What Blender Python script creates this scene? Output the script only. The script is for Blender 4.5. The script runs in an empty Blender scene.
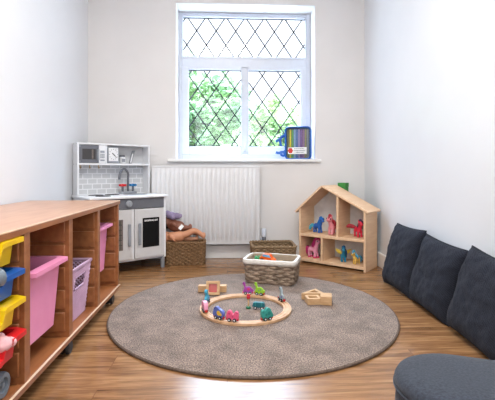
import bpy, bmesh, math, random
from mathutils import Vector, Matrix, noise
random.seed(7)
S = bpy.context.scene
COL = S.collection
PI = math.pi
R = math.radians

# ------------------------------------------------------------------ materials
def lin(c):
    return tuple((v/255/12.92) if v/255 <= .04045 else ((v/255+.055)/1.055)**2.4 for v in c) + (1.0,)

MATS = {}
def mat(name, c, rough=.5, c2=None, scale=20., bump=0., bscale=60., metal=0., stretch=None, spec=.5, transl=0., detail=4., contrast=(.35, .65), sheen=0.):
    if name in MATS: return MATS[name]
    m = bpy.data.materials.new(name); m.use_nodes = True
    nt = m.node_tree; N = nt.nodes; L = nt.links
    b = N['Principled BSDF']
    b.inputs['Roughness'].default_value = rough
    b.inputs['Metallic'].default_value = metal
    b.inputs['Specular IOR Level'].default_value = spec
    if sheen: b.inputs['Sheen Weight'].default_value = sheen
    tc = N.new('ShaderNodeTexCoord')
    mp = N.new('ShaderNodeMapping'); L.new(tc.outputs['Object'], mp.inputs['Vector'])
    if stretch: mp.inputs['Scale'].default_value = stretch
    if c2 is None: c2 = tuple(max(0, v*.94) for v in c)
    nz = N.new('ShaderNodeTexNoise'); nz.inputs['Scale'].default_value = scale; nz.inputs['Detail'].default_value = detail
    L.new(mp.outputs['Vector'], nz.inputs['Vector'])
    rp = N.new('ShaderNodeValToRGB'); L.new(nz.outputs['Fac'], rp.inputs['Fac'])
    rp.color_ramp.elements[0].position = contrast[0]; rp.color_ramp.elements[1].position = contrast[1]
    rp.color_ramp.elements[0].color = lin(c2); rp.color_ramp.elements[1].color = lin(c)
    L.new(rp.outputs['Color'], b.inputs['Base Color'])
    if bump:
        n2 = N.new('ShaderNodeTexNoise'); n2.inputs['Scale'].default_value = bscale; n2.inputs['Detail'].default_value = 3
        L.new(mp.outputs['Vector'], n2.inputs['Vector'])
        bp = N.new('ShaderNodeBump'); bp.inputs['Strength'].default_value = bump; bp.inputs['Distance'].default_value = .004
        L.new(n2.outputs['Fac'], bp.inputs['Height']); L.new(bp.outputs['Normal'], b.inputs['Normal'])
    if transl:
        t = N.new('ShaderNodeBsdfTranslucent'); L.new(rp.outputs['Color'], t.inputs['Color'])
        mx = N.new('ShaderNodeMixShader'); mx.inputs['Fac'].default_value = transl
        L.new(b.outputs['BSDF'], mx.inputs[1]); L.new(t.outputs['BSDF'], mx.inputs[2])
        L.new(mx.outputs['Shader'], N['Material Output'].inputs['Surface'])
    MATS[name] = m
    return m

def floor_material():
    m = bpy.data.materials.new('oak_plank_floor'); m.use_nodes = True
    nt = m.node_tree; N = nt.nodes; L = nt.links; b = N['Principled BSDF']
    tc = N.new('ShaderNodeTexCoord')
    br = N.new('ShaderNodeTexBrick'); L.new(tc.outputs['Object'], br.inputs['Vector'])
    br.inputs['Scale'].default_value = 1.; br.inputs['Brick Width'].default_value = 1.15; br.inputs['Row Height'].default_value = .125
    br.inputs['Mortar Size'].default_value = .0012; br.inputs['Mortar Smooth'].default_value = .3; br.offset = .37
    br.inputs['Color1'].default_value = (0, 0, 0, 1); br.inputs['Color2'].default_value = (1, 1, 1, 1); br.inputs['Mortar'].default_value = (.5, .5, .5, 1)
    # per plank offset of the grain
    sep = N.new('ShaderNodeVectorMath'); sep.operation = 'MULTIPLY_ADD'
    L.new(br.outputs['Color'], sep.inputs[0]); sep.inputs[1].default_value = (7.3, 3.1, 1.7); L.new(tc.outputs['Object'], sep.inputs[2])
    mp = N.new('ShaderNodeMapping'); mp.inputs['Scale'].default_value = (1.6, 17, 1); L.new(sep.outputs[0], mp.inputs['Vector'])
    nz = N.new('ShaderNodeTexNoise'); nz.inputs['Scale'].default_value = 2.2; nz.inputs['Detail'].default_value = 7; nz.inputs['Roughness'].default_value = .62; nz.inputs['Distortion'].default_value = .6
    L.new(mp.outputs['Vector'], nz.inputs['Vector'])
    rp = N.new('ShaderNodeValToRGB'); L.new(nz.outputs['Fac'], rp.inputs['Fac'])
    e = rp.color_ramp.elements
    e[0].position = .28; e[0].color = lin((86, 58, 37)); e[1].position = .72; e[1].color = lin((180, 139, 98))
    k = e.new(.5); k.color = lin((146, 105, 69))
    mp2 = N.new('ShaderNodeMapping'); mp2.inputs['Scale'].default_value = (5, 90, 1); L.new(sep.outputs[0], mp2.inputs['Vector'])
    nf = N.new('ShaderNodeTexNoise'); nf.inputs['Scale'].default_value = 3; nf.inputs['Detail'].default_value = 4; L.new(mp2.outputs['Vector'], nf.inputs['Vector'])
    rf = N.new('ShaderNodeValToRGB'); L.new(nf.outputs['Fac'], rf.inputs['Fac'])
    rf.color_ramp.elements[0].position = .3; rf.color_ramp.elements[0].color = (.84, .81, .78, 1); rf.color_ramp.elements[1].position = .62; rf.color_ramp.elements[1].color = (1, 1, 1, 1)
    mx = N.new('ShaderNodeMix'); mx.data_type = 'RGBA'; mx.blend_type = 'MULTIPLY'; mx.inputs['Factor'].default_value = 1
    L.new(rp.outputs['Color'], mx.inputs['A']); L.new(rf.outputs['Color'], mx.inputs['B'])
    m2 = N.new('ShaderNodeMix'); m2.data_type = 'RGBA'; m2.blend_type = 'MIX'
    L.new(br.outputs['Fac'], m2.inputs['Factor']); L.new(mx.outputs['Result'], m2.inputs['A']); m2.inputs['B'].default_value = lin((112, 76, 48))
    L.new(m2.outputs['Result'], b.inputs['Base Color'])
    b.inputs['Roughness'].default_value = .22; b.inputs['Specular IOR Level'].default_value = .5
    bp = N.new('ShaderNodeBump'); bp.inputs['Strength'].default_value = .12; bp.inputs['Distance'].default_value = .002
    L.new(nf.outputs['Fac'], bp.inputs['Height']); L.new(bp.outputs['Normal'], b.inputs['Normal'])
    return m

def rug_material():
    m = bpy.data.materials.new('taupe_rug_pile'); m.use_nodes = True
    nt = m.node_tree; N = nt.nodes; L = nt.links; b = N['Principled BSDF']
    tc = N.new('ShaderNodeTexCoord')
    n1 = N.new('ShaderNodeTexNoise'); n1.inputs['Scale'].default_value = 190; n1.inputs['Detail'].default_value = 3; L.new(tc.outputs['Object'], n1.inputs['Vector'])
    r1 = N.new('ShaderNodeValToRGB'); L.new(n1.outputs['Fac'], r1.inputs['Fac'])
    r1.color_ramp.elements[0].position = .34; r1.color_ramp.elements[0].color = lin((56, 45, 38)); r1.color_ramp.elements[1].position = .66; r1.color_ramp.elements[1].color = lin((176, 153, 138))
    n2 = N.new('ShaderNodeTexNoise'); n2.inputs['Scale'].default_value = 9; n2.inputs['Detail'].default_value = 5; n2.inputs['Roughness'].default_value = .7; L.new(tc.outputs['Object'], n2.inputs['Vector'])
    r2 = N.new('ShaderNodeValToRGB'); L.new(n2.outputs['Fac'], r2.inputs['Fac'])
    r2.color_ramp.elements[0].position = .36; r2.color_ramp.elements[0].color = (.64, .63, .62, 1); r2.color_ramp.elements[1].position = .62; r2.color_ramp.elements[1].color = (1.12, 1.11, 1.1, 1)
    mx = N.new('ShaderNodeMix'); mx.data_type = 'RGBA'; mx.blend_type = 'MULTIPLY'; mx.inputs['Factor'].default_value = 1
    L.new(r1.outputs['Color'], mx.inputs['A']); L.new(r2.outputs['Color'], mx.inputs['B']); L.new(mx.outputs['Result'], b.inputs['Base Color'])
    b.inputs['Roughness'].default_value = .95; b.inputs['Specular IOR Level'].default_value = .1; b.inputs['Sheen Weight'].default_value = .25
    bp = N.new('ShaderNodeBump'); bp.inputs['Strength'].default_value = .8; bp.inputs['Distance'].default_value = .006
    L.new(n1.outputs['Fac'], bp.inputs['Height']); L.new(bp.outputs['Normal'], b.inputs['Normal'])
    return m

def quilt_material():
    m = bpy.data.materials.new('charcoal_quilted_cloth'); m.use_nodes = True
    nt = m.node_tree; N = nt.nodes; L = nt.links; b = N['Principled BSDF']
    tc = N.new('ShaderNodeTexCoord')
    mp = N.new('ShaderNodeMapping'); mp.inputs['Rotation'].default_value = (0, R(32), 0); mp.inputs['Scale'].default_value = (1, 1, 1); L.new(tc.outputs['Object'], mp.inputs['Vector'])
    w = N.new('ShaderNodeTexWave'); w.wave_type = 'BANDS'; w.bands_direction = 'Z'; w.inputs['Scale'].default_value = 40; w.inputs['Distortion'].default_value = 4.5; w.inputs['Detail'].default_value = 2; w.inputs['Detail Scale'].default_value = 4
    L.new(mp.outputs['Vector'], w.inputs['Vector'])
    n = N.new('ShaderNodeTexNoise'); n.inputs['Scale'].default_value = 220; L.new(tc.outputs['Object'], n.inputs['Vector'])
    ad = N.new('ShaderNodeMath'); ad.operation = 'MULTIPLY_ADD'; L.new(n.outputs['Fac'], ad.inputs[0]); ad.inputs[1].default_value = .5; L.new(w.outputs['Fac'], ad.inputs[2])
    rp = N.new('ShaderNodeValToRGB'); L.new(ad.outputs[0], rp.inputs['Fac'])
    rp.color_ramp.elements[0].position = .2; rp.color_ramp.elements[0].color = lin((31, 33, 41)); rp.color_ramp.elements[1].position = 1.1 if False else 1.; rp.color_ramp.elements[1].color = lin((45, 48, 58))
    L.new(rp.outputs['Color'], b.inputs['Base Color'])
    bp = N.new('ShaderNodeBump'); bp.inputs['Strength'].default_value = .45; bp.inputs['Distance'].default_value = .004
    L.new(ad.outputs[0], bp.inputs['Height']); L.new(bp.outputs['Normal'], b.inputs['Normal'])
    b.inputs['Roughness'].default_value = .9; b.inputs['Specular IOR Level'].default_value = .12; b.inputs['Sheen Weight'].default_value = .03
    return m

def tile_material():
    m = bpy.data.materials.new('printed_grey_tiles'); m.use_nodes = True
    nt = m.node_tree; N = nt.nodes; L = nt.links; b = N['Principled BSDF']
    tc = N.new('ShaderNodeTexCoord')
    mp = N.new('ShaderNodeMapping'); mp.inputs['Rotation'].default_value = (R(-90), 0, 0); L.new(tc.outputs['Object'], mp.inputs['Vector'])
    br = N.new('ShaderNodeTexBrick'); L.new(mp.outputs['Vector'], br.inputs['Vector'])
    br.inputs['Scale'].default_value = 1; br.inputs['Brick Width'].default_value = .07; br.inputs['Row Height'].default_value = .0385; br.inputs['Mortar Size'].default_value = .0035; br.inputs['Mortar Smooth'].default_value = .1
    br.inputs['Color1'].default_value = lin((190, 191, 194)); br.inputs['Color2'].default_value = lin((198, 200, 203)); br.inputs['Mortar'].default_value = lin((224, 225, 228))
    L.new(br.outputs['Color'], b.inputs['Base Color']); b.inputs['Roughness'].default_value = .5
    return m

def glass_material(name='window_glass', tint=(1, 1, 1, 1), gl=.06, ro=.03):
    m = bpy.data.materials.new(name); m.use_nodes = True
    nt = m.node_tree; N = nt.nodes; L = nt.links; N.remove(N['Principled BSDF'])
    t = N.new('ShaderNodeBsdfTransparent'); t.inputs['Color'].default_value = tint
    g = N.new('ShaderNodeBsdfGlossy'); g.inputs['Roughness'].default_value = ro
    mx = N.new('ShaderNodeMixShader'); mx.inputs['Fac'].default_value = gl
    L.new(t.outputs[0], mx.inputs[1]); L.new(g.outputs[0], mx.inputs[2]); L.new(mx.outputs[0], N['Material Output'].inputs['Surface'])
    return m

M = dict(
    wall=mat('painted_wall', (222, 219, 218), .6, (218, 215, 214), 3, .06, 140),
    side=mat('painted_side_wall', (226, 228, 232), .34, (223, 225, 229), 3, .03, 140, spec=.8),
    ceiling=mat('ceiling_paint', (236, 236, 234), .8),
    gloss=mat('white_gloss_paint', (232, 231, 230), .35, (228, 227, 226)),
    upvc=mat('white_upvc', (214, 220, 232), .3, (211, 217, 229)),
    lead=mat('lead_came', (52, 56, 70), .5),
    rad=mat('radiator_enamel', (220, 220, 222), .35, (217, 217, 219)),
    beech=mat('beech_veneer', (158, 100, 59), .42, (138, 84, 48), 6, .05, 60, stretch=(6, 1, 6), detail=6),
    beechtop=mat('beech_veneer_top', (198, 152, 120), .28, (184, 134, 102), 5, .0, stretch=(7, 1.0, 7), detail=6),  # same beech made paler: window glare put into the colour
    lip=mat('beech_edging', (226, 196, 168), .3),  # highlight colour for the pale corner strips
    pine=mat('pale_pine', (232, 196, 160), .55, (222, 183, 146), 7, .03, 50, stretch=(1, 1, 9), detail=5),
    pineh=mat('pale_pine_board', (233, 198, 163), .55, (223, 185, 148), 7, .03, 50, stretch=(9, 1, 1), detail=5),
    wood=mat('toy_wood', (204, 166, 124), .55, (186, 146, 102), 30, .03, 80, stretch=(1, 5, 5)),
    track=mat('track_beech', (212, 172, 134), .5, (196, 152, 112), 25, .03, 90),
    kwhite=mat('play_kitchen_white', (228, 229, 232), .4, (225, 226, 229)),
    kdoor=mat('play_kitchen_door', (208, 207, 208), .45, (204, 203, 204)),
    kgrey=mat('play_kitchen_grey', (104, 106, 114), .5, (99, 101, 109)),
    ksilver=mat('silver_plastic', (150, 155, 163), .35),
    kdark=mat('charcoal_print', (62, 60, 62), .4),
    kovn=mat('oven_window_print', (120, 110, 104), .35, (96, 88, 84), 40),
    kback=mat('hutch_backing', (206, 207, 210), .5),
    black=mat('black_chalkboard', (16, 16, 18), .8, spec=.2),
    rubber=mat('black_rubber', (22, 22, 24), .5),
    chalk=mat('white_print', (238, 238, 238), .6),
    red=mat('red_plastic', (214, 30, 36), .35),
    bright=mat('bright_red_paint', (205, 44, 40), .4),
    blue=mat('blue_plastic', (18, 92, 178), .3),
    tapblue=mat('tap_blue', (24, 120, 180), .35),
    yellow=mat('yellow_plastic', (240, 196, 18), .3),
    pink=mat('pink_plastic', (238, 150, 190), .35, (235, 145, 186)),
    lilac=mat('lilac_plastic', (196, 160, 188), .4),
    greytoy=mat('grey_toy_plastic', (112, 122, 132), .4),
    palepink=mat('pale_pink_plush', (228, 178, 182), .9, (214, 160, 166), 60, .4, 150),
    brass=mat('brass_hook', (190, 160, 110), .35, metal=.6),
    sea=mat('seagrass', (150, 116, 80), .85, (96, 70, 46), 120, .3, 120),
    sea2=mat('dark_seagrass', (150, 124, 92), .85, (106, 82, 58), 140, .3, 120),
    wick=mat('grey_willow', (158, 138, 118), .8, (112, 94, 78), 30, .3, 120),
    linen=mat('cream_liner_cloth', (226, 220, 212), .9, (216, 209, 200), 60, .15, 200),
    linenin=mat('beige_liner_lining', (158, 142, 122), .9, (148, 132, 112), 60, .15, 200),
    brown=mat('brown_doll_vinyl', (134, 84, 64), .5, (128, 79, 60)),
    tan=mat('tan_doll_vinyl', (206, 146, 112), .5, (200, 140, 106)),
    dkhair=mat('dark_doll_hair', (44, 32, 28), .8, (30, 22, 20), 80, .4, 160),
    purp=mat('lilac_plush', (150, 136, 166), .95, (134, 120, 150), 70, .5, 160),
    pouf=mat('slate_wool_felt', (64, 69, 79), .92, (48, 52, 61), 160, .3, 220, spec=.15, contrast=(.3, .7), sheen=.1),
    binding=mat('rug_binding', (112, 96, 86), .9, (90, 76, 67), 120, .3, 200, spec=.1),
    cushion=quilt_material(), rug=rug_material(), floor=floor_material(), tile=tile_material(),
    glass=glass_material(gl=.035), clear=glass_material('clear_vinyl', (.96, .97, .97, 1), .02, .25),
    leaf=mat('leaf', (122, 152, 92), .5, (74, 110, 72), 1.6, transl=.35),
    leaf2=mat('leaf_light', (150, 168, 108), .5, (104, 138, 88), 1.6, transl=.35),
    bark=mat('bark', (92, 76, 62), .9, (66, 54, 44), 12, .6, 30),
    grass=mat('patio_slabs', (176, 174, 170), .9, (156, 154, 150), 3),  # unseen ground, made pale grey so no green light bounces indoors
)

# ------------------------------------------------------------------ mesh builder
def catmull(pts, n=4, closed=False):
    out = []; P = [Vector(p) for p in pts]; k = len(P)
    rng = range(k if closed else k-1)
    for i in rng:
        p0 = P[(i-1) % k] if closed or i > 0 else P[0]; p1 = P[i]; p2 = P[(i+1) % k]
        p3 = P[(i+2) % k] if closed or i+2 < k else P[-1]
        for j in range(n):
            t = j/n
            out.append(.5*((2*p1)+(p2-p0)*t+(2*p0-5*p1+4*p2-p3)*t*t+(3*p1-p0-3*p2+p3)*t**3))
    if not closed: out.append(P[-1])
    return out

class MB:
    def __init__(s): s.v = []; s.f = []
    def add(s, vs, fs):
        o = len(s.v); s.v += [tuple(p) for p in vs]; s.f += [[i+o for i in f] for f in fs]; return s
    def box(s, x0, x1, y0, y1, z0, z1):
        vs = [(x, y, z) for x in (x0, x1) for y in (y0, y1) for z in (z0, z1)]
        return s.add(vs, [(0, 1, 3, 2), (4, 6, 7, 5), (0, 4, 5, 1), (2, 3, 7, 6), (0, 2, 6, 4), (1, 5, 7, 3)])
    def tube(s, path, r, n=8, closed=False, sq=(1, 1)):
        P = [Vector(p) for p in path]; k = len(P); vs = []; fs = []
        rr = r if isinstance(r, (list, tuple)) else [r]*k
        T = []
        for i in range(k):
            a = P[(i-1) % k] if closed or i > 0 else P[i]; b = P[(i+1) % k] if closed or i < k-1 else P[i]
            T.append((b-a).normalized())
        up = Vector((0, 0, 1)) if abs(T[0].z) < .9 else Vector((1, 0, 0))
        nrm = (up - T[0]*up.dot(T[0])).normalized()
        for i in range(k):
            nrm = nrm - T[i]*nrm.dot(T[i])
            if nrm.length < 1e-6: nrm = T[i].orthogonal()
            nrm.normalize(); bn = T[i].cross(nrm)
            for j in range(n):
                a = 2*PI*j/n; vs.append(P[i] + nrm*math.cos(a)*rr[i]*sq[0] + bn*math.sin(a)*rr[i]*sq[1])
        for i in range(k if closed else k-1):
            i2 = (i+1) % k
            for j in range(n):
                j2 = (j+1) % n; fs.append((i*n+j, i*n+j2, i2*n+j2, i2*n+j))
        if not closed:
            fs.append(tuple(range(n-1, -1, -1))); fs.append(tuple((k-1)*n+j for j in range(n)))
        return s.add(vs, fs)
    def lathe(s, prof, n=32, c=(0, 0, 0), axis='z'):
        vs = []; fs = []; k = len(prof)
        for r, z in prof:
            for j in range(n):
                a = 2*PI*j/n; x, y = r*math.cos(a), r*math.sin(a)
                p = {'z': (x, y, z), 'y': (x, z, y), 'x': (z, x, y)}[axis]
                vs.append((p[0]+c[0], p[1]+c[1], p[2]+c[2]))
        for i in range(k-1):
            for j in range(n):
                j2 = (j+1) % n; fs.append((i*n+j, i*n+j2, (i+1)*n+j2, (i+1)*n+j))
        fs.append(tuple(range(n-1, -1, -1))); fs.append(tuple((k-1)*n+j for j in range(n)))
        return s.add(vs, fs)
    def ell(s, c, r, n=14, rot=None):
        if not isinstance(r, (tuple, list)): r = (r, r, r)
        vs = []; fs = []; m = max(6, n//2)
        for i in range(1, m):
            th = PI*i/m
            for j in range(n):
                a = 2*PI*j/n; p = Vector((r[0]*math.sin(th)*math.cos(a), r[1]*math.sin(th)*math.sin(a), r[2]*math.cos(th)))
                if rot: p = rot @ p
                vs.append(p+Vector(c))
        top = Vector((0, 0, r[2])); bot = Vector((0, 0, -r[2]))
        if rot: top = rot @ top; bot = rot @ bot
        vs += [top+Vector(c), bot+Vector(c)]; t = len(vs)-2; b = t+1
        for i in range(m-2):
            for j in range(n):
                j2 = (j+1) % n; fs.append((i*n+j, (i+1)*n+j, (i+1)*n+j2, i*n+j2))
        for j in range(n):
            j2 = (j+1) % n; fs.append((t, j, j2)); fs.append((b, (m-2)*n+j2, (m-2)*n+j))
        return s.add(vs, fs)
    def prism(s, poly, lo, hi, axis='y'):
        k = len(poly); vs = []
        for h in (lo, hi):
            for a, b in poly:
                vs.append({'y': (a, h, b), 'z': (a, b, h), 'x': (h, a, b)}[axis])
        fs = [tuple(range(k-1, -1, -1)), tuple(range(k, 2*k))] + [(i, (i+1) % k, k+(i+1) % k, k+i) for i in range(k)]
        return s.add(vs, fs)
    def xf(s, m):
        s.v = [tuple(m @ Vector(p)) for p in s.v]; return s
    def mesh(s, name):
        me = bpy.data.meshes.new(name); me.from_pydata(s.v, [], s.f)
        bm = bmesh.new(); bm.from_mesh(me); bmesh.ops.recalc_face_normals(bm, faces=bm.faces); bm.to_mesh(me); bm.free()
        return me
    def build(s, name, m, parent=None, bevel=0, smooth=40, seg=2):
        return link(name, s.mesh(name), m, parent, bevel, smooth, seg)

def link(name, me, m, parent=None, bevel=0, smooth=40, seg=2):
    me.materials.clear(); me.materials.append(m)
    if smooth:
        for p in me.polygons: p.use_smooth = True
        me.set_sharp_from_angle(angle=R(smooth))
    o = bpy.data.objects.new(name, me); COL.objects.link(o)
    if parent: o.parent = parent
    if bevel:
        b = o.modifiers.new('bevel', 'BEVEL'); b.width = bevel; b.segments = seg; b.limit_method = 'ANGLE'; b.angle_limit = R(35); b.harden_normals = False
    return o

def blend(mb, voxel, it=4, name='blend'):
    me = mb.mesh(name+'_tmp'); o = bpy.data.objects.new('tmp_blend', me); COL.objects.link(o)
    a = o.modifiers.new('r', 'REMESH'); a.mode = 'VOXEL'; a.voxel_size = voxel
    if it:
        b = o.modifiers.new('s', 'SMOOTH'); b.factor = .5; b.iterations = it
    dg = bpy.context.evaluated_depsgraph_get(); ev = o.evaluated_get(dg)
    res = bpy.data.meshes.new_from_object(ev); bpy.data.objects.remove(o); res.name = name
    return res

def tag(o, label, cat, group=None):
    o['label'] = label; o['category'] = cat
    if group: o['group'] = group
    return o
def thing(name, label, cat, loc=(0, 0, 0), rz=0, group=None):
    o = bpy.data.objects.new(name, None); COL.objects.link(o); o.empty_display_size = .05
    o.location = loc; o.rotation_euler = (0, 0, R(rz)); return tag(o, label, cat, group)
def struct(o): o['kind'] = 'structure'; return o
def copy_tree(o, parent=None):
    c = o.copy(); COL.objects.link(c)
    if parent: c.parent = parent
    for ch in list(o.children): copy_tree(ch, c)
    return c

# ------------------------------------------------------------------ room shell
XL, XR, YW, YB, ZC = -1.124, 1.1435, 3.395, -1.3, 2.45
struct(MB().box(XL-.2, XR+.2, YB-.2, YW+.32, -.1, 0).build('floor', M['floor'], smooth=0))
struct(MB().box(XL-.2, XR+.2, YB-.2, YW+.32, ZC, ZC+.1).build('ceiling', M['ceiling'], smooth=0))
struct(MB().box(XL-.2, XL, YB-.2, YW+.32, 0, ZC).build('wall_left', M['side'], smooth=0))
struct(MB().box(XR, XR+.2, YB-.2, YW+.32, 0, ZC).build('wall_right', M['side'], smooth=0))
struct(MB().box(XL, XR, YB-.2, YB, 0, ZC).build('wall_front', M['wall'], smooth=0))
HX0, HX1, HZ0, HZ1 = -.418, .727, .81, 2.083
w = MB()
for b in ((XL, HX0, 0, ZC), (HX1, XR, 0, ZC), (HX0, HX1, 0, HZ0-.025), (HX0, HX1, HZ1, ZC)):
    w.box(b[0], b[1], YW, YW+.32, b[2], b[3])
struct(w.build('wall_back', M['wall'], smooth=0))
def skirt(name, mb): struct(mb.build(name, M['gloss'], smooth=0, bevel=.004))
skirt('baseboard_back', MB().box(XL, XR, YW-.018, YW, 0, .104))
skirt('baseboard_right', MB().box(XR-.018, XR, YB, YW-.018, 0, .104))
skirt('baseboard_left', MB().box(XL, XL+.018, YB, YW-.018, 0, .104))
struct(MB().box(-.483, .772, YW-.032, YW, .787, .81).box(HX0, HX1, YW, YW+.195, .787, .81).build('trim_1', M['gloss'], smooth=0, bevel=.004))

# window: outer frame, top light, two casements, leaded glass
win = bpy.data.objects.new('window_1', None); COL.objects.link(win); struct(win); win.location = (0, YW+.19, 0)
fy0, fy1 = 0, .065
f = MB()
f.box(HX0, -.392, fy0, fy1, .81, HZ1).box(.69, HX1, fy0, fy1, .81, HZ1)
f.box(-.392, .69, fy0, fy1, 2.052, HZ1).box(-.392, .69, fy0, fy1, .81, .86)
f.box(-.392, .69, fy0, fy1, 1.610, 1.688).box(.121, .184, fy0+.012, fy1, .86, 1.610)
f.build('frame', M['upvc'], win, bevel=.005)
def pane(x0, x1, z0, z1, b, px, pz, ox, oz, name):
    fr = MB()
    l, r, bo, t = b
    fr.box(x0, x0+l, -.006, .04, z0, z1).box(x1-r, x1, -.006, .04, z0, z1).box(x0+l, x1-r, -.006, .04, z0, z0+bo).box(x0+l, x1-r, -.006, .04, z1-t, z1)
    c = fr.build(name, M['upvc'], win, bevel=.006)
    gx0, gx1, gz0, gz1 = x0+l, x1-r, z0+bo, z1-t
    g = MB().box(gx0-.004, gx1+.004, .022, .028, gz0-.004, gz1+.004).build('glass_pane', M['glass'], c, smooth=0)
    ld = MB()
    hw = .0048
    def clip(p, q):
        # Liang-Barsky against the pane
        d = q-p; t0, t1 = 0., 1.
        for k, lo, hi in ((0, gx0, gx1), (1, gz0, gz1)):
            if abs(d[k]) < 1e-9: continue
            a, b2 = (lo-p[k])/d[k], (hi-p[k])/d[k]
            if a > b2: a, b2 = b2, a
            t0 = max(t0, a); t1 = min(t1, b2)
        return None if t1-t0 < 1e-4 else (p+d*t0, p+d*t1)
    for sg in (1, -1):
        for k in range(-14, 15):
            p = Vector((ox+k*px, oz)); d = Vector((px/2, sg*pz/2))*16
            cl = clip(p-d, p+d)
            if not cl: continue
            a, e = cl; n = Vector((-(e-a).y, (e-a).x)).normalized()*hw
            vs = [(q.x, y, q.y) for y in (.017, .0225) for q in (a-n, a+n, e+n, e-n)]
            ld.add(vs, [(0, 1, 2, 3), (7, 6, 5, 4), (0, 4, 5, 1), (1, 5, 6, 2), (2, 6, 7, 3), (3, 7, 4, 0)])
    for bx in ((gx0, gx1, gz0, gz0+.007), (gx0, gx1, gz1-.007, gz1)):
        ld.box(bx[0], bx[1], .017, .0225, bx[2], bx[3])
    ld.build('lead_lattice', M['lead'], c, smooth=0)
    return c
pane(-.392, .69, 1.682, 2.058, (.010, .010, .02, .017), .1695, .249, -.0965, 1.93, 'top_light')
pane(-.392, .127, .85, 1.615, (.058, .008, .074, .028), .160, .228, -.0965, 1.429, 'casement')
pane(.178, .69, .85, 1.615, (.008, .050, .074, .028), .160, .228, .226, 1.429, 'casement')
h = MB().box(.128, .17, -.012, 0, .882, .905); h.tube([(.149, -.01, .893), (.149, -.028, .893), (.149, -.03, .91), (.149, -.03, .955)], .007)
h.build('window_handle', M['upvc'], win, bevel=.003)

# ------------------------------------------------------------------ radiator
t = thing('radiator', 'white ribbed panel radiator under the window', 'radiator', (0, 0, 0))
rx0, rx1, rz0, rz1, ry = -.594, .256, .128, .753, 3.303
g = MB(); pitch = .0365; nx = int((rx1-rx0-.03)/pitch); x00 = (rx0+rx1)/2-nx*pitch/2
xs = [(rx0, 0), (x00, 0)]
for i in range(nx):
    b = x00+i*pitch
    xs += [(b+pitch*.18, .0), (b+pitch*.3, -.0095), (b+pitch*.42, -.0115), (b+pitch*.7, -.0115), (b+pitch*.82, -.0095), (b+pitch*.94, 0)]
xs += [(rx1, 0)]
zs = [(rz0, 0), (rz0+.035, 0), (rz0+.05, 1), (rz1-.06, 1), (rz1-.045, 0), (rz1, 0)]
vs = [(x, ry+d*k, z) for z, k in zs for x, d in xs]; n = len(xs)
vs2 = [(x, ry+.018, z) for z, k in zs for x, d in xs]
fs = [(r*n+i, r*n+i+1, (r+1)*n+i+1, (r+1)*n+i) for r in range(5) for i in range(n-1)]
o2 = len(vs); fs2 = [(a+o2, d+o2, c+o2, b+o2) for a, b, c, d in fs]
edge = []
for i in range(n-1): edge += [(i, o2+i, o2+i+1, i+1), (5*n+i, 5*n+i+1, o2+5*n+i+1, o2+5*n+i)]
for r in range(5): edge += [(r*n, (r+1)*n, o2+(r+1)*n, o2+r*n), (r*n+n-1, o2+r*n+n-1, o2+(r+1)*n+n-1, (r+1)*n+n-1)]
MB().add(vs+vs2, fs+fs2+edge).build('ribbed_panel', M['rad'], t, smooth=50)
MB().box(rx0-.004, rx1+.004, ry-.004, ry+.055, rz1-.012, rz1).box(rx0-.004, rx0, ry-.002, ry+.055, rz0+.03, rz1).box(rx1, rx1+.004, ry-.002, ry+.055, rz0+.03, rz1).build('casing', M['rad'], t, bevel=.002)
MB().box(rx0+.01, rx1-.01, ry+.03, ry+.05, rz0, rz1-.02).build('rear_panel', M['rad'], t)
for bx in (-.45, .08): MB().box(bx, bx+.03, ry+.05, YW-.001, .25, .65).build('wall_bracket', M['rad'], t)
v = MB().tube([(rx1, ry+.02, .165), (rx1+.035, ry+.02, .165), (rx1+.04, ry+.02, .16), (rx1+.04, ry+.02, .0)], .008)
v.build('pipe', M['ksilver'], t)
MB().lathe([(.014, .13), (.016, .145), (.016, .168), (.013, .18)], 16, (rx1+.04, ry+.02, 0)).build('valve_body', M['kgrey'], t)
MB().lathe([(.012, .18), (.0185, .184), (.0195, .235), (.017, .246), (.01, .25)], 18, (rx1+.04, ry+.02, 0)).build('valve_cap', M['upvc'], t)

# ------------------------------------------------------------------ rug
rg = thing('round_rug', 'round taupe short-pile rug on the wooden floor', 'rug', (.13, 2.122, 0))
vs = []; fs = []; RR = .704; NR, NA = 26, 120
for i in range(NR+1):
    r = RR*i/NR
    for j in range(NA):
        a = 2*PI*j/NA; x, y = r*math.cos(a), r*math.sin(a)
        vs.append((x, y, .0105+.0018*noise.noise(Vector((x*40, y*40, 0)))*(i > 0)))
for i in range(NR):
    for j in range(NA):
        j2 = (j+1) % NA; fs.append((i*NA+j, (i+1)*NA+j, (i+1)*NA+j2, i*NA+j2))
o = len(vs)
for j in range(NA): a = 2*PI*j/NA; vs.append((RR*math.cos(a), RR*math.sin(a), .0005))
for j in range(NA): j2 = (j+1) % NA; fs.append((NR*NA+j, o+j, o+j2, NR*NA+j2))
fs.append(tuple(o+j for j in range(NA-1, -1, -1)))
MB().add(vs, fs).build('pile', M['rug'], rg, smooth=60)
MB().tube([(.706*math.cos(2*PI*j/120), .706*math.sin(2*PI*j/120), .0056) for j in range(120)], .0054, 8, True, sq=(1, 1.1)).build('bound_edge', M['binding'], rg)

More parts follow.
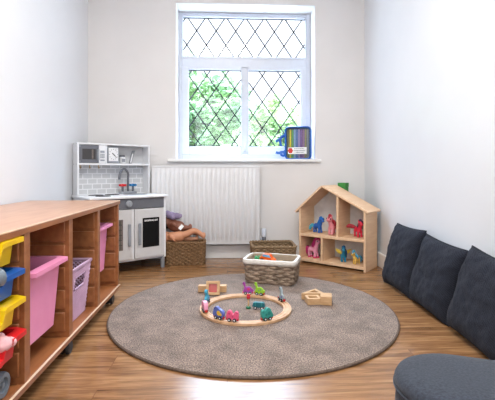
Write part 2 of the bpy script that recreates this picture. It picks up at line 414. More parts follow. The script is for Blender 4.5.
# ------------------------------------------------------------------ tray storage unit
XF, XBK = -.61, -1.105
Y0, Y1 = .925, 2.37
ZB, ZT = .055, .549
DV = [.935, 1.286, 1.638, 1.989, 2.349]       # divider centres
t = thing('storage_unit', 'long beech tray storage unit on castors along the left wall', 'storage unit', (0, 0, 0))
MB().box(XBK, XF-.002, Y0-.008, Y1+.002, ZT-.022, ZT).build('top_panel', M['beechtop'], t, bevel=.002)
MB().box(XF-.002, XF+.004, Y0-.008, Y1+.002, ZT-.022, ZT-.004).build('top_edging', M['beech'], t, bevel=.0015)
MB().box(XF-.002, XF+.004, Y0-.008, Y1+.002, ZT-.004, ZT+.0004).build('edge_strip', M['lip'], t, bevel=.001)  # pale strip paints the highlight on the top's front corner
MB().box(XBK, XF-.002, Y0, Y1, ZB, ZB+.02).build('base_panel', M['beech'], t, bevel=.002)
MB().box(XF-.002, XF+.005, Y0, Y1, ZB, ZB+.0165).build('base_edging', M['beech'], t, bevel=.0015)
MB().box(XF-.002, XF+.005, Y0, Y1, ZB+.0165, ZB+.0204).build('edge_strip', M['lip'], t, bevel=.001)  # painted highlight along the upper corner of the base edge
MB().box(XBK, XBK+.008, Y0+.01, Y1-.01, ZB+.02, ZT-.022).build('back_panel', M['beech'], t)
for i, y in enumerate(DV):
    MB().box(XBK+.008, XF, y-.011, y+(.011 if i in (0, 4) else .026), ZB+.02, ZT-.022).build('side_panel' if i in (0, 4) else 'divider', M['beech'], t, bevel=.0015)
def runners(y, s):
    z = ZT-.022-.082
    while z > ZB+.02:
        y0 = y+s*.011; y1 = y+s*.020
        MB().box(XBK+.02, XF-.014, min(y0, y1), max(y0, y1), z, z+.074).build('runner', M['beech'], t, bevel=.003)
        z -= .0868
for i in range(4):
    runners(DV[i]+(.015 if i else 0), 1); runners(DV[i+1], -1)
def castor(x, y):
    c = MB(); c.box(x-.02, x+.02, y-.02, y+.02, ZB-.006, ZB); c.tube([(x, y, ZB), (x, y-.01, .035)], .008)
    o = c.build('castor', M['rubber'], t, bevel=.001)
    MB().lathe([(.012, -.02), (.024, -.019), (.0265, -.009), (.021, -.002), (.021, .002), (.0265, .009), (.024, .019), (.012, .02)], 20, (x, y-.016, .0268), 'x').build('wheel', M['rubber'], o)
for x in (-.632, -1.06):
    for y in (1.0, 1.665, 2.27): castor(x, y)

def tray_mesh(depth, front_x, y0, y1, zr, h, scoop=0., taper=.03, back_x=-1.06, dy=(.2, .6), lip=.034):
    """open plastic tray: walls of real thickness, flat rim lip; the front may dip in the middle"""
    rimw = .016; th = .004
    yi0, yi1 = y0+rimw, y1-rimw; xf, xb = front_x-lip, back_x+rimw
    # perimeter points (front edge sampled for the scoop), counter-clockwise seen from above
    fr = [yi0+(yi1-yi0)*k/24 for k in range(25)]
    def drop(y):
        u = (y-yi0)/(yi1-yi0); a, b = dy; e = .07
        def ss(q): q = max(0, min(1, q)); return q*q*(3-2*q)
        return scoop*ss((u-a)/e)*ss((b-u)/e)
    per = [(xf, y, drop(y), (1, 0)) for y in fr] + [(xf+(xb-xf)*k/8, yi1, 0, (0, 1)) for k in range(0, 9)] + [(xb, yi1+(yi0-yi1)*k/8, 0, (-1, 0)) for k in range(0, 9)] + [(xb+(xf-xb)*k/8, yi0, 0, (0, -1)) for k in range(0, 9)]
    n = len(per); cx, cy = (xf+xb)/2, (yi0+yi1)/2
    def tp(x, y, z, inset):
        k = (zr-z)/h*taper + inset
        return (x-k*(.25 if x > cx else -1), y-k*(1 if y > cy else -1)*(min(1, abs(y-cy)/((yi1-yi0)/2))), z)
    rings = []
    rings.append([(x+(lip if nx > 0 else nx*rimw), y+ny*rimw, zr-d-.014) for x, y, d, (nx, ny) in per])      # lip lower edge
    rings.append([(x+(lip if nx > 0 else nx*rimw), y+ny*rimw, zr-d) for x, y, d, (nx, ny) in per])           # lip upper edge
    rings.append([(x, y, zr-d) for x, y, d, _ in per])
    rings.append([tp(x, y, zr-h+th, 0) for x, y, d, _ in per])                          # inner floor edge
    vs = [p for r in rings for p in r]; fs = []
    for k in range(3):
        for j in range(n): j2 = (j+1) % n; fs.append((k*n+j, k*n+j2, (k+1)*n+j2, (k+1)*n+j))
    fs.append(tuple(3*n+j for j in range(n)))
    o = len(vs)
    r2 = [[(x+(lip-.003 if nx > 0 else nx*(rimw-.003)), y+ny*(rimw-.003), zr-d-.014) for x, y, d, (nx, ny) in per],
          [(x+(lip-.003 if nx > 0 else nx*(rimw-.003)), y+ny*(rimw-.003), zr-d-.003) for x, y, d, (nx, ny) in per],
          [(x+nx*th, y+ny*th, zr-d-.003) for x, y, d, (nx, ny) in per],
          [tp(x+nx*th, y+ny*th, zr-h, 0) for x, y, d, (nx, ny) in per]]
    vs += [p for r in r2 for p in r]
    for k in range(3):
        for j in range(n): j2 = (j+1) % n; fs.append((o+k*n+j, o+(k+1)*n+j, o+(k+1)*n+j2, o+k*n+j2))
    fs.append(tuple(o+3*n+j for j in range(n-1, -1, -1)))
    for j in range(n): j2 = (j+1) % n; fs.append((j, o+j, o+j2, j2))
    return MB().add(vs, fs)
def tray(label, m, zr, h, y0, y1, fx, scoop=0, taper=.012, group=None, dy=(.2, .6)):
    o = tray_mesh(0, fx, y0, y1, zr, h, scoop, taper, dy=dy).build('storage_tray', m, None, smooth=35)
    return tag(o, label, 'tray', group)
ya, yb = DV[0]+.0235, DV[1]-.0235
tray('shallow yellow plastic tray with dipped front, uppermost of the left column', M['yellow'], .5245, .075, ya, yb, -.598, .03, .014)
tray('shallow blue plastic tray holding a grey toy wheel', M['blue'], .431, .075, ya, yb, -.594, .022, .014)
tray('shallow yellow plastic tray between the blue and the red tray', M['yellow'], .348, .075, ya, yb, -.592, .035, .014)
tray('shallow red plastic tray holding a pale pink soft toy', M['red'], .252, .075, ya, yb, -.590, .035, .014)
tray('deep pink plastic tray in the second bay, beside the coloured trays', M['pink'], .392, .245, DV[1]+.0385, DV[2]-.0235, -.604, 0, .036)
tray('deep pink plastic tray hung in the far end bay near the play kitchen', M['pink'], .428, .245, DV[3]+.0385, DV[4]-.0235, -.630, 0, .034)

# lilac lattice basket in the third bay
def lattice_basket():
    t = thing('plastic_basket', 'lilac plastic basket with slotted diamond pattern in the storage unit', 'basket', (-.80, 1.821, ZB+.0205))
    hx0, hy0, hx1, hy1, hh = .145, .115, .165, .138, .228
    bm = MB()
    def pt(side, u, z):   # u -1..1
        k = z/hh; hx = hx0+(hx1-hx0)*k; hy = hy0+(hy1-hy0)*k
        return {0: (hx, u*hy, z), 1: (-u*hx, hy, z), 2: (-hx, -u*hy, z), 3: (u*hx, -hy, z)}[side]
    bm.box(-hx0, hx0, -hy0, hy0, 0, .004)
    for sd in range(4):
        n = 17
        for k in range(-n, n+1):
            for sg in (1, -1):
                pts = []
                for q in range(13):
                    z = .004+(hh-.004)*q/12; u = k/n*2 + sg*(q/12-.5)*1.5
                    if abs(u) <= 1:
                        p = Vector(pt(sd, u, z))
                        if sd == 0 and z > .142 and z < .19 and abs(u) < .42: 
                            if len(pts) > 1: bm.tube(pts, .0037, 4)
                            pts = []; continue
                        pts.append(p)
                if len(pts) > 1: bm.tube(pts, .0037, 4)
        # hand hole frame + solid top band
    bm.build('lattice_wall', M['lilac'], t, smooth=60)
    MB().tube([pt(0, -1, hh), pt(0, 1, hh), pt(1, 1, hh), pt(2, 1, hh)], .0078, 8, True).build('rim', M['lilac'], t)
    MB().tube([pt(0, -.42, .14), pt(0, .42, .14), pt(0, .42, .19), pt(0, -.42, .19)], .0042, 6, True).build('handle', M['lilac'], t)
lattice_basket()

# toys in the trays
def toy_wheel(x, y, z, r, w, tilt):
    t = thing('ring_toy', '', 'toy', (x, y, z)); t.rotation_euler = tilt
    MB().lathe([(r*.5, -w), (r*.85, -w), (r, -w*.7), (r, w*.7), (r*.85, w), (r*.5, w), (r*.5, -w)], 28, (0, 0, 0), 'x').build('tyre', M['greytoy'], t)
    MB().lathe([(r*.5, -w*.5), (r*.5, w*.5)], 20, (0, 0, 0), 'x').lathe([(r*.16, -w*.9), (r*.16, w*.9)], 12, (0, 0, 0), 'x').build('hub', M['ksilver'], t)
    return t
wt = toy_wheel(-.609, 1.12, .4345, .025, .013, (0, 0, R(78)))
wt['label'] = 'grey toy wheel standing on the dipped front of the blue tray'
# small toy truck on the base of the first bay: only its front wheel shows
tk = thing('toy_truck', 'dark grey wheeled toy truck on the base of the unit under the red tray', 'toy', (-.755, 1.135, ZB+.0205))
def wheel2(x, y, r, w, p):
    wl = MB().lathe([(r*.6, -w), (r*.92, -w), (r, -w*.6), (r, w*.6), (r*.92, w), (r*.6, w), (r*.55, w*.4), (r*.2, w*.4), (r*.2, w*.9), (0.001, w*.9)], 26, (x, y, r), 'x').build('wheel', M['greytoy'], p)
    return wl
for sx in (-1, 1):
    for yy in (-.065, .065): wheel2(sx*.065+.045, yy, .036, .015, tk)
b = MB().box(-.035, .085, -.075, .075, .03, .06); b.box(-.02, .07, .0, .07, .055, .072)
b.build('body', M['kgrey'], tk, bevel=.006)
pl = MB()
for c, r in (((-.03, 0, -.008), (.045, .045, .028)), ((-.045, 0, -.034), (.034, .04, .034)), ((.025, .01, .002), (.03, .03, .022)), ((.03, .045, -.006), (.022, .014, .016)), ((.012, .036, .014), .011), ((.012, -.014, .014), .011)):
    pl.ell(c, r)
me = blend(pl, .004, 4)
o = link('soft_toy', me, M['palepink'], None); o.location = (-.636, 1.135, .247); tag(o, 'pale pink soft toy lying in the red tray', 'soft toy')

# ------------------------------------------------------------------ play kitchen
K = thing('play_kitchen', 'white and grey wooden play kitchen with tiled back in the corner', 'play kitchen', (-.898, 2.756, 0), 37)
W = .555
k = MB().box(0, .012, .0, .36, .078, .522).box(W-.018, W, .0, .36, .078, .522)
k.build('side_panel', M['kwhite'], K, bevel=.002)
MB().box(.012, W-.018, .012, .36, .078, .092).build('bottom_panel', M['kwhite'], K, bevel=.002)
MB().box(.012, W-.018, .352, .36, .092, .522).build('back_panel', M['kwhite'], K)
MB().box(.292, .306, .004, .352, .092, .445).build('partition', M['kwhite'], K)
for x in (.018, W-.018):
    for y in (.018, .342):
        MB().lathe([(.013, 0), (.0145, .004), (.0155, .078)], 16, (x, y, 0)).build('foot', M['ksilver'], K)
MB().box(-.012, W+.007, -.022, .368, .522, .538).build('worktop', M['kwhite'], K, bevel=.004)
MB().box(.0125, W-.0185, -.004, .012, .447, .521).build('control_panel', M['kgrey'], K, bevel=.002)
kn = MB().lathe([(.021, 0), (.024, -.003), (.024, -.012), (.019, -.018), (.001, -.02)], 22, (.262, -.004, .484), 'y').box(.259, .265, -.028, -.02, .466, .502)
kn.build('knob', M['ksilver'], K, bevel=.001)
for x in (.33, .19):
    pass
def kdoor(x0, x1):
    d = MB().box(x0, x1, -.008, .006, .094, .443).build('door', M['kdoor'], K, bevel=.003)
    fr = MB()
    a, b, c, e, q = x0+.014, x1-.014, .108, .43, .003
    fr.box(a, b, -.0095, -.008, c, c+q).box(a, b, -.0095, -.008, e-q, e).box(a, a+q, -.0095, -.008, c, e).box(b-q, b, -.0095, -.008, c, e)
    fr.build('moulding', M['kdoor'], d)
    return d
dl = kdoor(.075, .290); dr = kdoor(.308, W-.022)
dl2 = MB().box(.0125, .073, -.006, .006, .094, .443).build('filler_panel', M['kdoor'], K, bevel=.002)
def khandle(x, d):
    MB().box(x-.0105, x+.0105, -.028, -.02, .19, .345).box(x-.006, x+.006, -.021, -.008, .2, .214).box(x-.006, x+.006, -.021, -.008, .32, .334).build('handle', M['ksilver'], d, bevel=.003)
khandle(.262, dl); khandle(.338, dr)
o = MB().box(.105, .220, -.0105, -.0085, .165, .378).build('oven_window', M['kovn'], dl, bevel=.006)
g = MB()
for z in (.2, .235, .27, .305, .34): g.box(.112, .213, -.0118, -.0108, z, z+.004)
for x in (.125, .15, .175, .2): g.box(x, x+.003, -.0118, -.0108, .172, .37)
g.build('oven_rack', M['kdark'], o)
o = MB().box(.365, .495, -.0115, -.0085, .168, .378).build('chalkboard', M['black'], dr, bevel=.005)
def text(s, size, m, parent, loc, rot=(PI/2, 0, 0), name='lettering', wd=None):
    cu = bpy.data.curves.new(name, 'FONT'); cu.body = s; cu.size = size; cu.align_x = 'CENTER'; cu.align_y = 'CENTER'; cu.extrude = .0003; cu.offset = .0006
    ob = bpy.data.objects.new('tmp_text', cu); COL.objects.link(ob)
    dg = bpy.context.evaluated_depsgraph_get(); me = bpy.data.meshes.new_from_object(ob.evaluated_get(dg)); bpy.data.objects.remove(ob)
    if wd:
        w0 = max(v.co.x for v in me.vertices)-min(v.co.x for v in me.vertices)
        for v in me.vertices: v.co.x *= wd/w0
    ob = link(name, me, m, parent, smooth=0); ob.location = loc; ob.rotation_euler = rot; return ob
text('SHOPPING LIST', .0155, M['chalk'], o, (.430, -.0119, .3575), wd=.105)
# hutch
H0, H1 = .26, .355
k = MB().box(0, .012, H0, .37, .538, .915).build('hutch_side', M['kwhite'], K, bevel=.002)
for y in (H0+.025, H0+.082):
    for z in (.908, .762): MB().lathe([(.003, 0), (.003, -.0008)], 10, (0, y, z), 'x').build('screw', M['kgrey'], k)
MB().box(W-.012, W, H0, .37, .538, .915).build('hutch_side', M['kwhite'], K, bevel=.002)
MB().box(.012, W-.012, H0, .37, .903, .915).build('hutch_top', M['kwhite'], K, bevel=.002)
MB().box(.012, W-.012, H0, .37, .755, .769).build('hutch_shelf', M['kwhite'], K, bevel=.002)
MB().box(.012, W-.012, .362, .37, .769, .903).build('hutch_back', M['kback'], K)
MB().box(.012, W-.012, .362, .37, .538, .755).build('tiled_splashback', M['tile'], K, smooth=0)
# microwave
mw = MB().box(.013, .152, H0+.001, H0+.013, .771, .901).build('microwave_door', M['kgrey'], K, bevel=.002)
MB().box(.034, .128, H0-.001, H0+.001, .797, .872).build('microwave_window', M['kdark'], mw, bevel=.002)
MB().box(.1, .112, H0-.0018, H0-.001, .8, .868).build('window_stripe', M['kovn'], mw)
MB().box(.137, .151, H0-.016, H0+.001, .79, .872).build('handle', M['ksilver'], mw, bevel=.003)
for z in (.885, .776): MB().box(.014, .02, H0-.002, H0+.001, z, z+.011).build('hinge', M['ksilver'], mw)
MB().box(.1535, .203, H0+.001, H0+.013, .771, .901).build('microwave_panel', M['kwhite'], K, bevel=.002)
kp = MB().box(.162, .194, H0-.0002, H0+.001, .845, .862)
for i in range(3):
    for j in range(3): kp.box(.162+i*.0113, .1713+i*.0113, H0-.0002, H0+.001, .806+j*.0118, .8155+j*.0118)
kp.box(.162, .194, H0-.0002, H0+.001, .785, .797)
kp.build('keypad', M['ksilver'], K)
MB().box(.204, .212, H0, .362, .769, .903).build('shelf_divider', M['kwhite'], K, bevel=.001)
ck = MB().box(.218, .306, H0+.004, H0+.02, .7715, .890).build('toy_clock', M['ksilver'], K, bevel=.006)
MB().box(.226, .298, H0+.0025, H0+.0045, .787, .884).build('clock_face', M['kwhite'], ck, bevel=.002)
hd = MB()
for i in range(12):
    a = i*PI/6; x, z = .262+.031*math.sin(a), .836+.038*math.cos(a); hd.box(x-.002, x+.002, H0+.0015, H0+.0026, z-.0025, z+.0025)
hd.tube([(.258, H0+.0015, .842), (.284, H0+.0015, .812)], .002, 6); hd.tube([(.252, H0+.0012, .846), (.274, H0+.0012, .826)], .0032, 6)
hd.build('clock_hands', M['kdark'], ck)
jr = MB().lathe([(.022, .7695), (.024, .773), (.024, .815), (.018, .822)], 18, (.358, .332, 0)).build('toy_jar', M['kwhite'], K)
MB().lathe([(.02, .8215), (.02, .833), (.018, .834)], 18, (.358, .332, 0)).build('jar_lid', M['kgrey'], jr)
MB().box(.345, .371, .3065, .3085, .782, .806).build('jar_label', M['ksilver'], jr)
tg = MB().prism([(.418, .7695), (.438, .7695), (.468, .874), (.446, .874)], .336, .35).build('toy_tube', M['ksilver'], K, bevel=.002)
MB().prism([(.424, .778), (.434, .778), (.452, .848), (.442, .848)], .3345, .336).build('tube_print', M['kwhite'], tg)
for x in (.028, .095, .160):
    MB().tube([(x, H0+.03, .755), (x, H0+.03, .74), (x, H0+.026, .733), (x, H0+.018, .734), (x, H0+.015, .742)], .0032, 7).build('hook', M['brass'], K)
# sink tap
tb = MB().box(.325, .455, .275, .325, .538, .556).build('tap_base', M['ksilver'], K, bevel=.005)
MB().tube(catmull([(.392, .3, .555), (.392, .3, .65), (.388, .292, .695), (.362, .288, .726), (.33, .284, .713), (.316, .28, .67), (.315, .28, .648)], 6), .0085, 10).build('spout', M['kgrey'], tb)
for x, m in ((.345, 'red'), (.428, 'tapblue')):
    c = MB().tube([(x, .292, .556), (x, .292, .598)], .009, 10)
    c.build('tap_stem', M['kgrey'], tb)
    q = MB()
    for a in range(4): q.tube([(x, .292, .604), (x+.03*math.cos(a*PI/2+.5), .292+.03*math.sin(a*PI/2+.5), .604)], [.007, .009], 8)
    q.lathe([(.011, .594), (.011, .612), (.006, .615)], 14, (x, .292, 0)); q.build('tap_handle', M[m], tb)
# sink bowl rim and hob prints on the worktop
MB().lathe([(.085, .538), (.088, .5395), (.078, .5395), (.076, .5385)], 32, (.4, .19, 0)).build('sink_rim', M['ksilver'], K)
for x, y in ((.12, .09), (.12, .23), (.24, .235)):
    rr = MB()
    for r in (.05, .036, .022): rr.tube([(x+r*math.cos(2*PI*j/36), y+r*math.sin(2*PI*j/36), .5385) for j in range(36)], .003, 6, True)
    rr.build('hob_ring', M['kdark'], K)

# ------------------------------------------------------------------ pencil case and pens on the sill
P = thing('pencil_case', 'clear zip pencil case with blue piping standing on the window sill', 'pencil case', (.592, YW+.038, .811), -13)
pw, ph = .105, .268
def rrect(hw, h, r, n=6):
    out = []
    for cx, cz, a0 in ((hw-r, h-r, 0), (-hw+r, h-r, 90), (-hw+r, r, 180), (hw-r, r, 270)):
        for q in range(n+1): a = R(a0+90*q/n); out.append((cx+r*math.cos(a), cz+r*math.sin(a)))
    return out
oo = rrect(pw, ph, .03); ii = rrect(pw-.004, ph-.008, .027)
ii = [(x, z+.004) for x, z in ii]
n = len(oo); vs = [(x, y, z) for y in (-.026, .026) for x, z in oo] + [(x, y, z) for y in (-.026, .026) for x, z in ii]
fs = []
for j in range(n):
    j2 = (j+1) % n; fs += [(j, j2, n+j2, n+j), (2*n+j, 3*n+j, 3*n+j2, 2*n+j2), (j, 2*n+j, 2*n+j2, j2), (n+j, n+j2, 3*n+j2, 3*n+j)]
MB().add(vs, fs).build('gusset', M['blue'], P)
for y, nm in ((-.026, 'front_piping'), (.026, 'rear_piping')):
    MB().tube([(x*.985, y, z*.985+.002) for x, z in oo], .0068, 8, True).build(nm, M['blue'], P)
MB().prism(ii, -.0275, -.0265, 'y').build('front_window', M['clear'], P, smooth=0)
MB().prism(ii, .0255, .0265, 'y').build('rear_panel', mat('blue_nylon', (28, 60, 120), .6), P, smooth=0)
MB().box(-.082, .072, -.0288, -.0278, .042, .098).build('label_card', M['chalk'], P)
em = MB()
for i in range(6): a = i*PI/3; em.lathe([(.0095, 0), (.0095, -.0006)], 12, (-.062+.012*math.cos(a), -.0289, .07+.014*math.sin(a)), 'y')
em.lathe([(.012, 0), (.012, -.0007)], 12, (-.062, -.0289, .07), 'y'); em.build('red_emblem', M['bright'], P)
ln = MB()
for z, a, b in ((.086, -.03, .05), (.071, -.034, .062), (.056, -.015, .045)):
    x = a
    while x < b: ww = random.uniform(.004, .01); ln.box(x, min(b, x+ww), -.0294, -.0288, z-.003, z+.003); x += ww+.003
ln.build('printed_lines', M['kgrey'], P)
for pts in ([(-.105, 0, .205), (-.14, -.012, .185), (-.165, -.018, .16), (-.185, -.02, .15)], [(-.13, -.01, .19), (-.15, -.02, .165), (-.146, -.022, .13), (-.14, -.022, .108)],
            [(-.105, -.005, .045), (-.13, -.015, .06), (-.16, -.02, .052), (-.185, -.02, .058)], [(-.105, -.005, .038), (-.125, -.02, .03), (-.14, -.02, .045), (-.108, -.01, .07)]):
    MB().tube(catmull(pts, 5), .011, 8, sq=(1, .22)).build('strap', M['blue'], P)
pens = [('olive', (120, 126, 70)), ('yellow', (226, 206, 40)), ('green', (92, 160, 92)), ('pale blue', (140, 176, 214)), ('mid blue', (88, 120, 186)), ('lilac', (158, 140, 196)), ('purple', (120, 78, 150)), ('mauve', (150, 104, 146)), ('khaki', (140, 134, 92)), ('grey', (124, 130, 136))]
ca, sa = math.cos(R(-13)), math.sin(R(-13))
for i, (nm, c) in enumerate(pens):
    lx = -.083+i*.0182; x = .592+lx*ca; y = YW+.038+lx*sa
    pt = thing('felt_pen', nm+' felt pen standing among others inside the clear pencil case', 'pen', (x, y, .8165), 0, 'felt pens in the pencil case')
    m = mat('pen_'+nm, c, .4)
    MB().lathe([(.0075, 0), (.0082, .003), (.0082, .16), (.007, .163)], 12).build('barrel', m, pt)
    MB().lathe([(.0084, .163), (.0084, .238), (.006, .244)], 12).build('cap', m, pt)

# ------------------------------------------------------------------ woven baskets
def woven(name, label, loc, rz, hx, hy, h, flare, rows, m, rad, stakes, amp, jitter=0., group=None, rim=True, handle=False):
    t = thing(name, label, 'basket', loc, rz, group)
    def per(s, z, off):
        k = 1-flare*(1-z/h); X, Yy, rr = hx*k+off, hy*k+off, .03+off
        seg = [2*(Yy-rr), PI*rr/2, 2*(X-rr), PI*rr/2]*2; tot = sum(seg); d = s*tot
        i = 0
        while d > seg[i]: d -= seg[i]; i += 1
        cs = [(X-rr, Yy-rr), (-X+rr, Yy-rr), (-X+rr, -Yy+rr), (X-rr, -Yy+rr)]
        if i == 0: return (X, -Yy+rr+d, z)
        if i == 2: return (X-rr-d, Yy, z)
        if i == 4: return (-X, Yy-rr-d, z)
        if i == 6: return (-X+rr+d, -Yy, z)
        c = cs[i//2]; a = (i//2)*PI/2+d/rr; return (c[0]+rr*math.cos(a), c[1]+rr*math.sin(a), z)
    wv = MB(); n = stakes*4
    for r in range(rows):
        z0 = h*(r+.5)/rows
        path = []
        for j in range(n):
            s = j/n; ph = s*stakes*PI*2/2 + r*PI
            off = amp*math.sin(ph) - rad*.5
            z = z0+jitter*noise.noise(Vector((s*14, r*3.1, 1)))
            z = max(rad*.7, min(h, z))
            path.append(per(s, z, off))
        wv.tube(path, rad*h/rows/(2*rad)*1.0 if False else rad, 6, True, sq=(1.15, .8))
    wv.build('woven_wall', m, t, smooth=70)
    st = MB()
    for j in range(stakes):
        s = (j+.5)/stakes; st.tube([per(s, z, -rad*.5) for z in (.004, h*.5, h)], rad*.75, 6)
    st.build('stakes', m, t)
    k = 1-flare
    MB().box(-hx*k+rad, hx*k-rad, -hy*k+rad, hy*k-rad, .002, .010).build('base', m, t)
    if rim:
        rm = MB(); N2 = 160
        for ph in (0, PI):
            rm.tube([Vector(per(j/N2, h, -rad*.5+rad*.6*math.cos(j*.9+ph)))+Vector((0, 0, rad*.6*math.sin(j*.9+ph))) for j in range(N2)], rad*1.05, 6, True)
        rm.build('braided_rim', m, t, smooth=70)
    return t, per
woven('seagrass_basket', 'brown woven basket full of dolls between play kitchen and radiator', (-.322, 3.205, 0), 0, .150, .070, .170, .03, 13, M['sea'], .0074, 34, .0065)
woven('seagrass_basket', 'dark woven basket standing on the floor behind the cloth-lined basket', (.335, 3.055, 0), 0, .160, .125, .168, .05, 13, M['sea2'], .0075, 46, .004)
bk, per = woven('willow_basket', 'grey willow basket with white cloth liner on the rug edge', (.2885, 2.642, .0128), -19.4, .166, .111, .140, .08, 9, M['wick'], .0088, 26, .004, .007, rim=False)
# liner: inner lining, folded band over the rim
ls = MB(); N3 = 96
rings = [(.012, -.028, 0), (.138, -.0165, 0), (.148, -.013, .001), (.150, -.004, .002), (.147, .004, .002), (.134, .0075, .003), (.119, .0070, .004)]
vs = []
for z, off, wv in rings:
    for j in range(N3):
        s = j/N3; q = noise.noise(Vector((s*26, z*30, 4)))
        p = Vector(per(s, min(z, .14), off+wv*q)); vs.append((p.x, p.y, z+wv*.8*q))
fs = [(r*N3+j, r*N3+(j+1) % N3, (r+1)*N3+(j+1) % N3, (r+1)*N3+j) for r in range(2, 6) for j in range(N3)]
lo = link('liner_band', MB().add(vs, fs).mesh('liner_band'), M['linen'], bk); sm = lo.modifiers.new('t', 'SOLIDIFY'); sm.thickness = .003
fs = [(r*N3+j, r*N3+(j+1) % N3, (r+1)*N3+(j+1) % N3, (r+1)*N3+j) for r in range(0, 2) for j in range(N3)] + [tuple(range(N3))]
lo = link('liner_inside', MB().add(vs, fs).mesh('liner_inside'), M['linenin'], bk); sm = lo.modifiers.new('t', 'SOLIDIFY'); sm.thickness = .002
# toys in the lined basket
T0 = Matrix.Translation((.2885, 2.642, .012)) @ Matrix.Rotation(R(-19.4), 4, 'Z')
def toy_car(label, m, roofm, lx, ly, lz, rot, s=1., tilt=0):
    p = T0 @ Vector((lx, ly, lz)); t = thing('toy_car', label, 'toy car', p, rot); t.rotation_euler = (tilt, R(6), R(rot))
    body = [(-.05, .012), (.05, .012), (.053, .028), (.03, .036), (.016, .056), (-.028, .056), (-.042, .036), (-.052, .032)]
    MB().prism([(a*s, b*s) for a, b in body], -.024*s, .024*s, 'y').build('body', m, t, bevel=.006)
    MB().prism([(a*s, b*s) for a, b in ((.026, .038), (.014, .053), (-.026, .053), (-.036, .038))], -.0248*s, .0248*s, 'y').build('windows', roofm, t, bevel=.001)
    for x in (-.03, .03):
        for y in (-.026, .026): MB().lathe([(.004*s, -.006*s), (.0125*s, -.006*s), (.0135*s, 0), (.0125*s, .006*s), (.004*s, .006*s)], 14, (x*s, y*s, .0125*s), 'y').build('wheel', M['rubber'], t)
orange = mat('orange_plastic', (240, 98, 22), .35); green = mat('green_plastic', (44, 150, 84), .4); teal = mat('teal_plastic', (20, 140, 150), .4); skyb = mat('sky_plastic', (120, 180, 220), .35)
# filler toys lying lower, so the top ones rest on them
def brick(label, m, lx, ly, lz, sx, sy, sz, rot, studs=True):
    p = T0 @ Vector((lx, ly, lz)); t = thing('toy_brick', label, 'toy brick', p, rot)
    MB().box(-sx, sx, -sy, sy, 0, sz).build('block', m, t, bevel=.002)
    if studs:
        q = MB()
        for i in (-1, 1):
            for j in (-1, 1): q.lathe([(.008, sz), (.008, sz+.006), (.006, sz+.007)], 12, (i*sx*.5, j*sy*.5, 0))
        q.build('studs', m, t)
brick('large blue toy brick low in the cloth-lined basket', M['tapblue'], -.03, .025, .0125, .048, .036, .088, -20)
brick('green toy brick beside the orange car in the lined basket', green, -.108, .045, .0125, .022, .022, .12, 0)
brick('plain beige wooden block in the right half of the lined basket', M['wood'], .05, .0, .0125, .026, .026, .112, 15, False)
toy_car('orange toy car with pale blue windows on top of the lined basket', orange, skyb, -.036, .02, .1085, -25, 1.0)
# a few balls in the dark basket behind
for i, (x, y, m, l) in enumerate(((.285, 3.05, teal, 'teal ball lying in the dark woven basket'), (.345, 3.07, green, 'green ball lying in the dark woven basket'), (.41, 3.04, M['chalk'], 'white ball lying in the dark woven basket'))):
    o = MB().lathe([(.0005, -.045), (.012, -.0434), (.03, -.0335), (.0415, -.0175), (.045, -.003), (.0443, -.003), (.0443, .003), (.045, .003), (.0415, .0175), (.03, .0335), (.012, .0434), (.0005, .045)], 24).build('play_ball', m, None)
    o.location = (x-.02, y, .057); o.scale = (.72, .72, 1.0); tag(o, l, 'ball')

# ------------------------------------------------------------------ dolls in the basket
def doll(label, m, torso, arms, legs, head, hr, loc=(0, 0, 0), hair=None):
    t = thing('baby_doll', label, 'doll', loc)
    b = MB()
    pts = catmull(torso[0], 5); rr = [torso[1][0]+(torso[1][-1]-torso[1][0])*i/(len(pts)-1) for i in range(len(pts))]
    b.tube(pts, rr, 14); b.ell(torso[0][0], torso[1][0]); b.ell(torso[0][-1], torso[1][-1])
    b.ell(head, (hr, hr*.95, hr*1.05), 18)
    b.tube([torso[0][0], head], [torso[1][0]*.6, hr*.5], 10)
    for L, r in legs+arms:
        p = catmull(L, 5); k = len(p); b.tube(p, [r*(1.15-.5*i/(k-1)) for i in range(k)], 12); b.ell(L[0], r*1.15); b.ell(L[-1], r*.68)
    for L, r in legs:   # foot turned up
        d = (Vector(L[-1])-Vector(L[-2])).normalized(); b.ell(Vector(L[-1])+d*.006+Vector((0, 0, r*.35)), (r*.62, r*.62, r*1.0))
    for L, r in arms:   # fingers and thumb
        d = (Vector(L[-1])-Vector(L[-2])).normalized(); s = d.cross(Vector((0, 0, 1))).normalized()
        for q in range(4): b.tube([Vector(L[-1]), Vector(L[-1])+d*(.019-.002*abs(q-1.5))+s*(q-1.5)*.005+Vector((0, 0, -.003))], [.0042, .0032], 6)
        b.tube([Vector(L[-1]), Vector(L[-1])+d*.007+s*.014], [.0042, .0034], 6)
    hv = Vector(head)
    me = blend(b, .0034, 3); link('body', me, m, t)
    f = Vector((0, -.55, .83)); x = Vector((1, 0, 0)); u = f.cross(x)
    e = MB()
    for s in (-1, 1): e.ell(hv+f*hr*.93+x*s*hr*.36, hr*.11, 8)
    e.build('eyes', M['rubber'], t)
    MB().ell(hv+f*hr*1.0-u*hr*-.2, hr*.13, 8).build('nose', m, t)
    if hair:
        hm = MB().ell(hv-f*hr*.16, (hr*1.06, hr*1.02, hr*1.04), 18)
        link('hair', blend(hm, .004, 2), hair, t)
    return t
d1 = doll('dark brown doll lying on its back with one leg out over the basket', M['brown'],
     ([(-.425, 3.228, .297), (-.40, 3.222, .285), (-.372, 3.218, .28)], [.044, .046]),
     [([(-.43, 3.195, .297), (-.415, 3.17, .312), (-.395, 3.165, .297)], .017)],
     [([(-.372, 3.205, .278), (-.335, 3.198, .278), (-.29, 3.19, .276)], .0235), ([(-.37, 3.238, .266), (-.31, 3.24, .246), (-.24, 3.24, .222)], .022), ],
     (-.475, 3.238, .312), .042, hair=M['dkhair'])
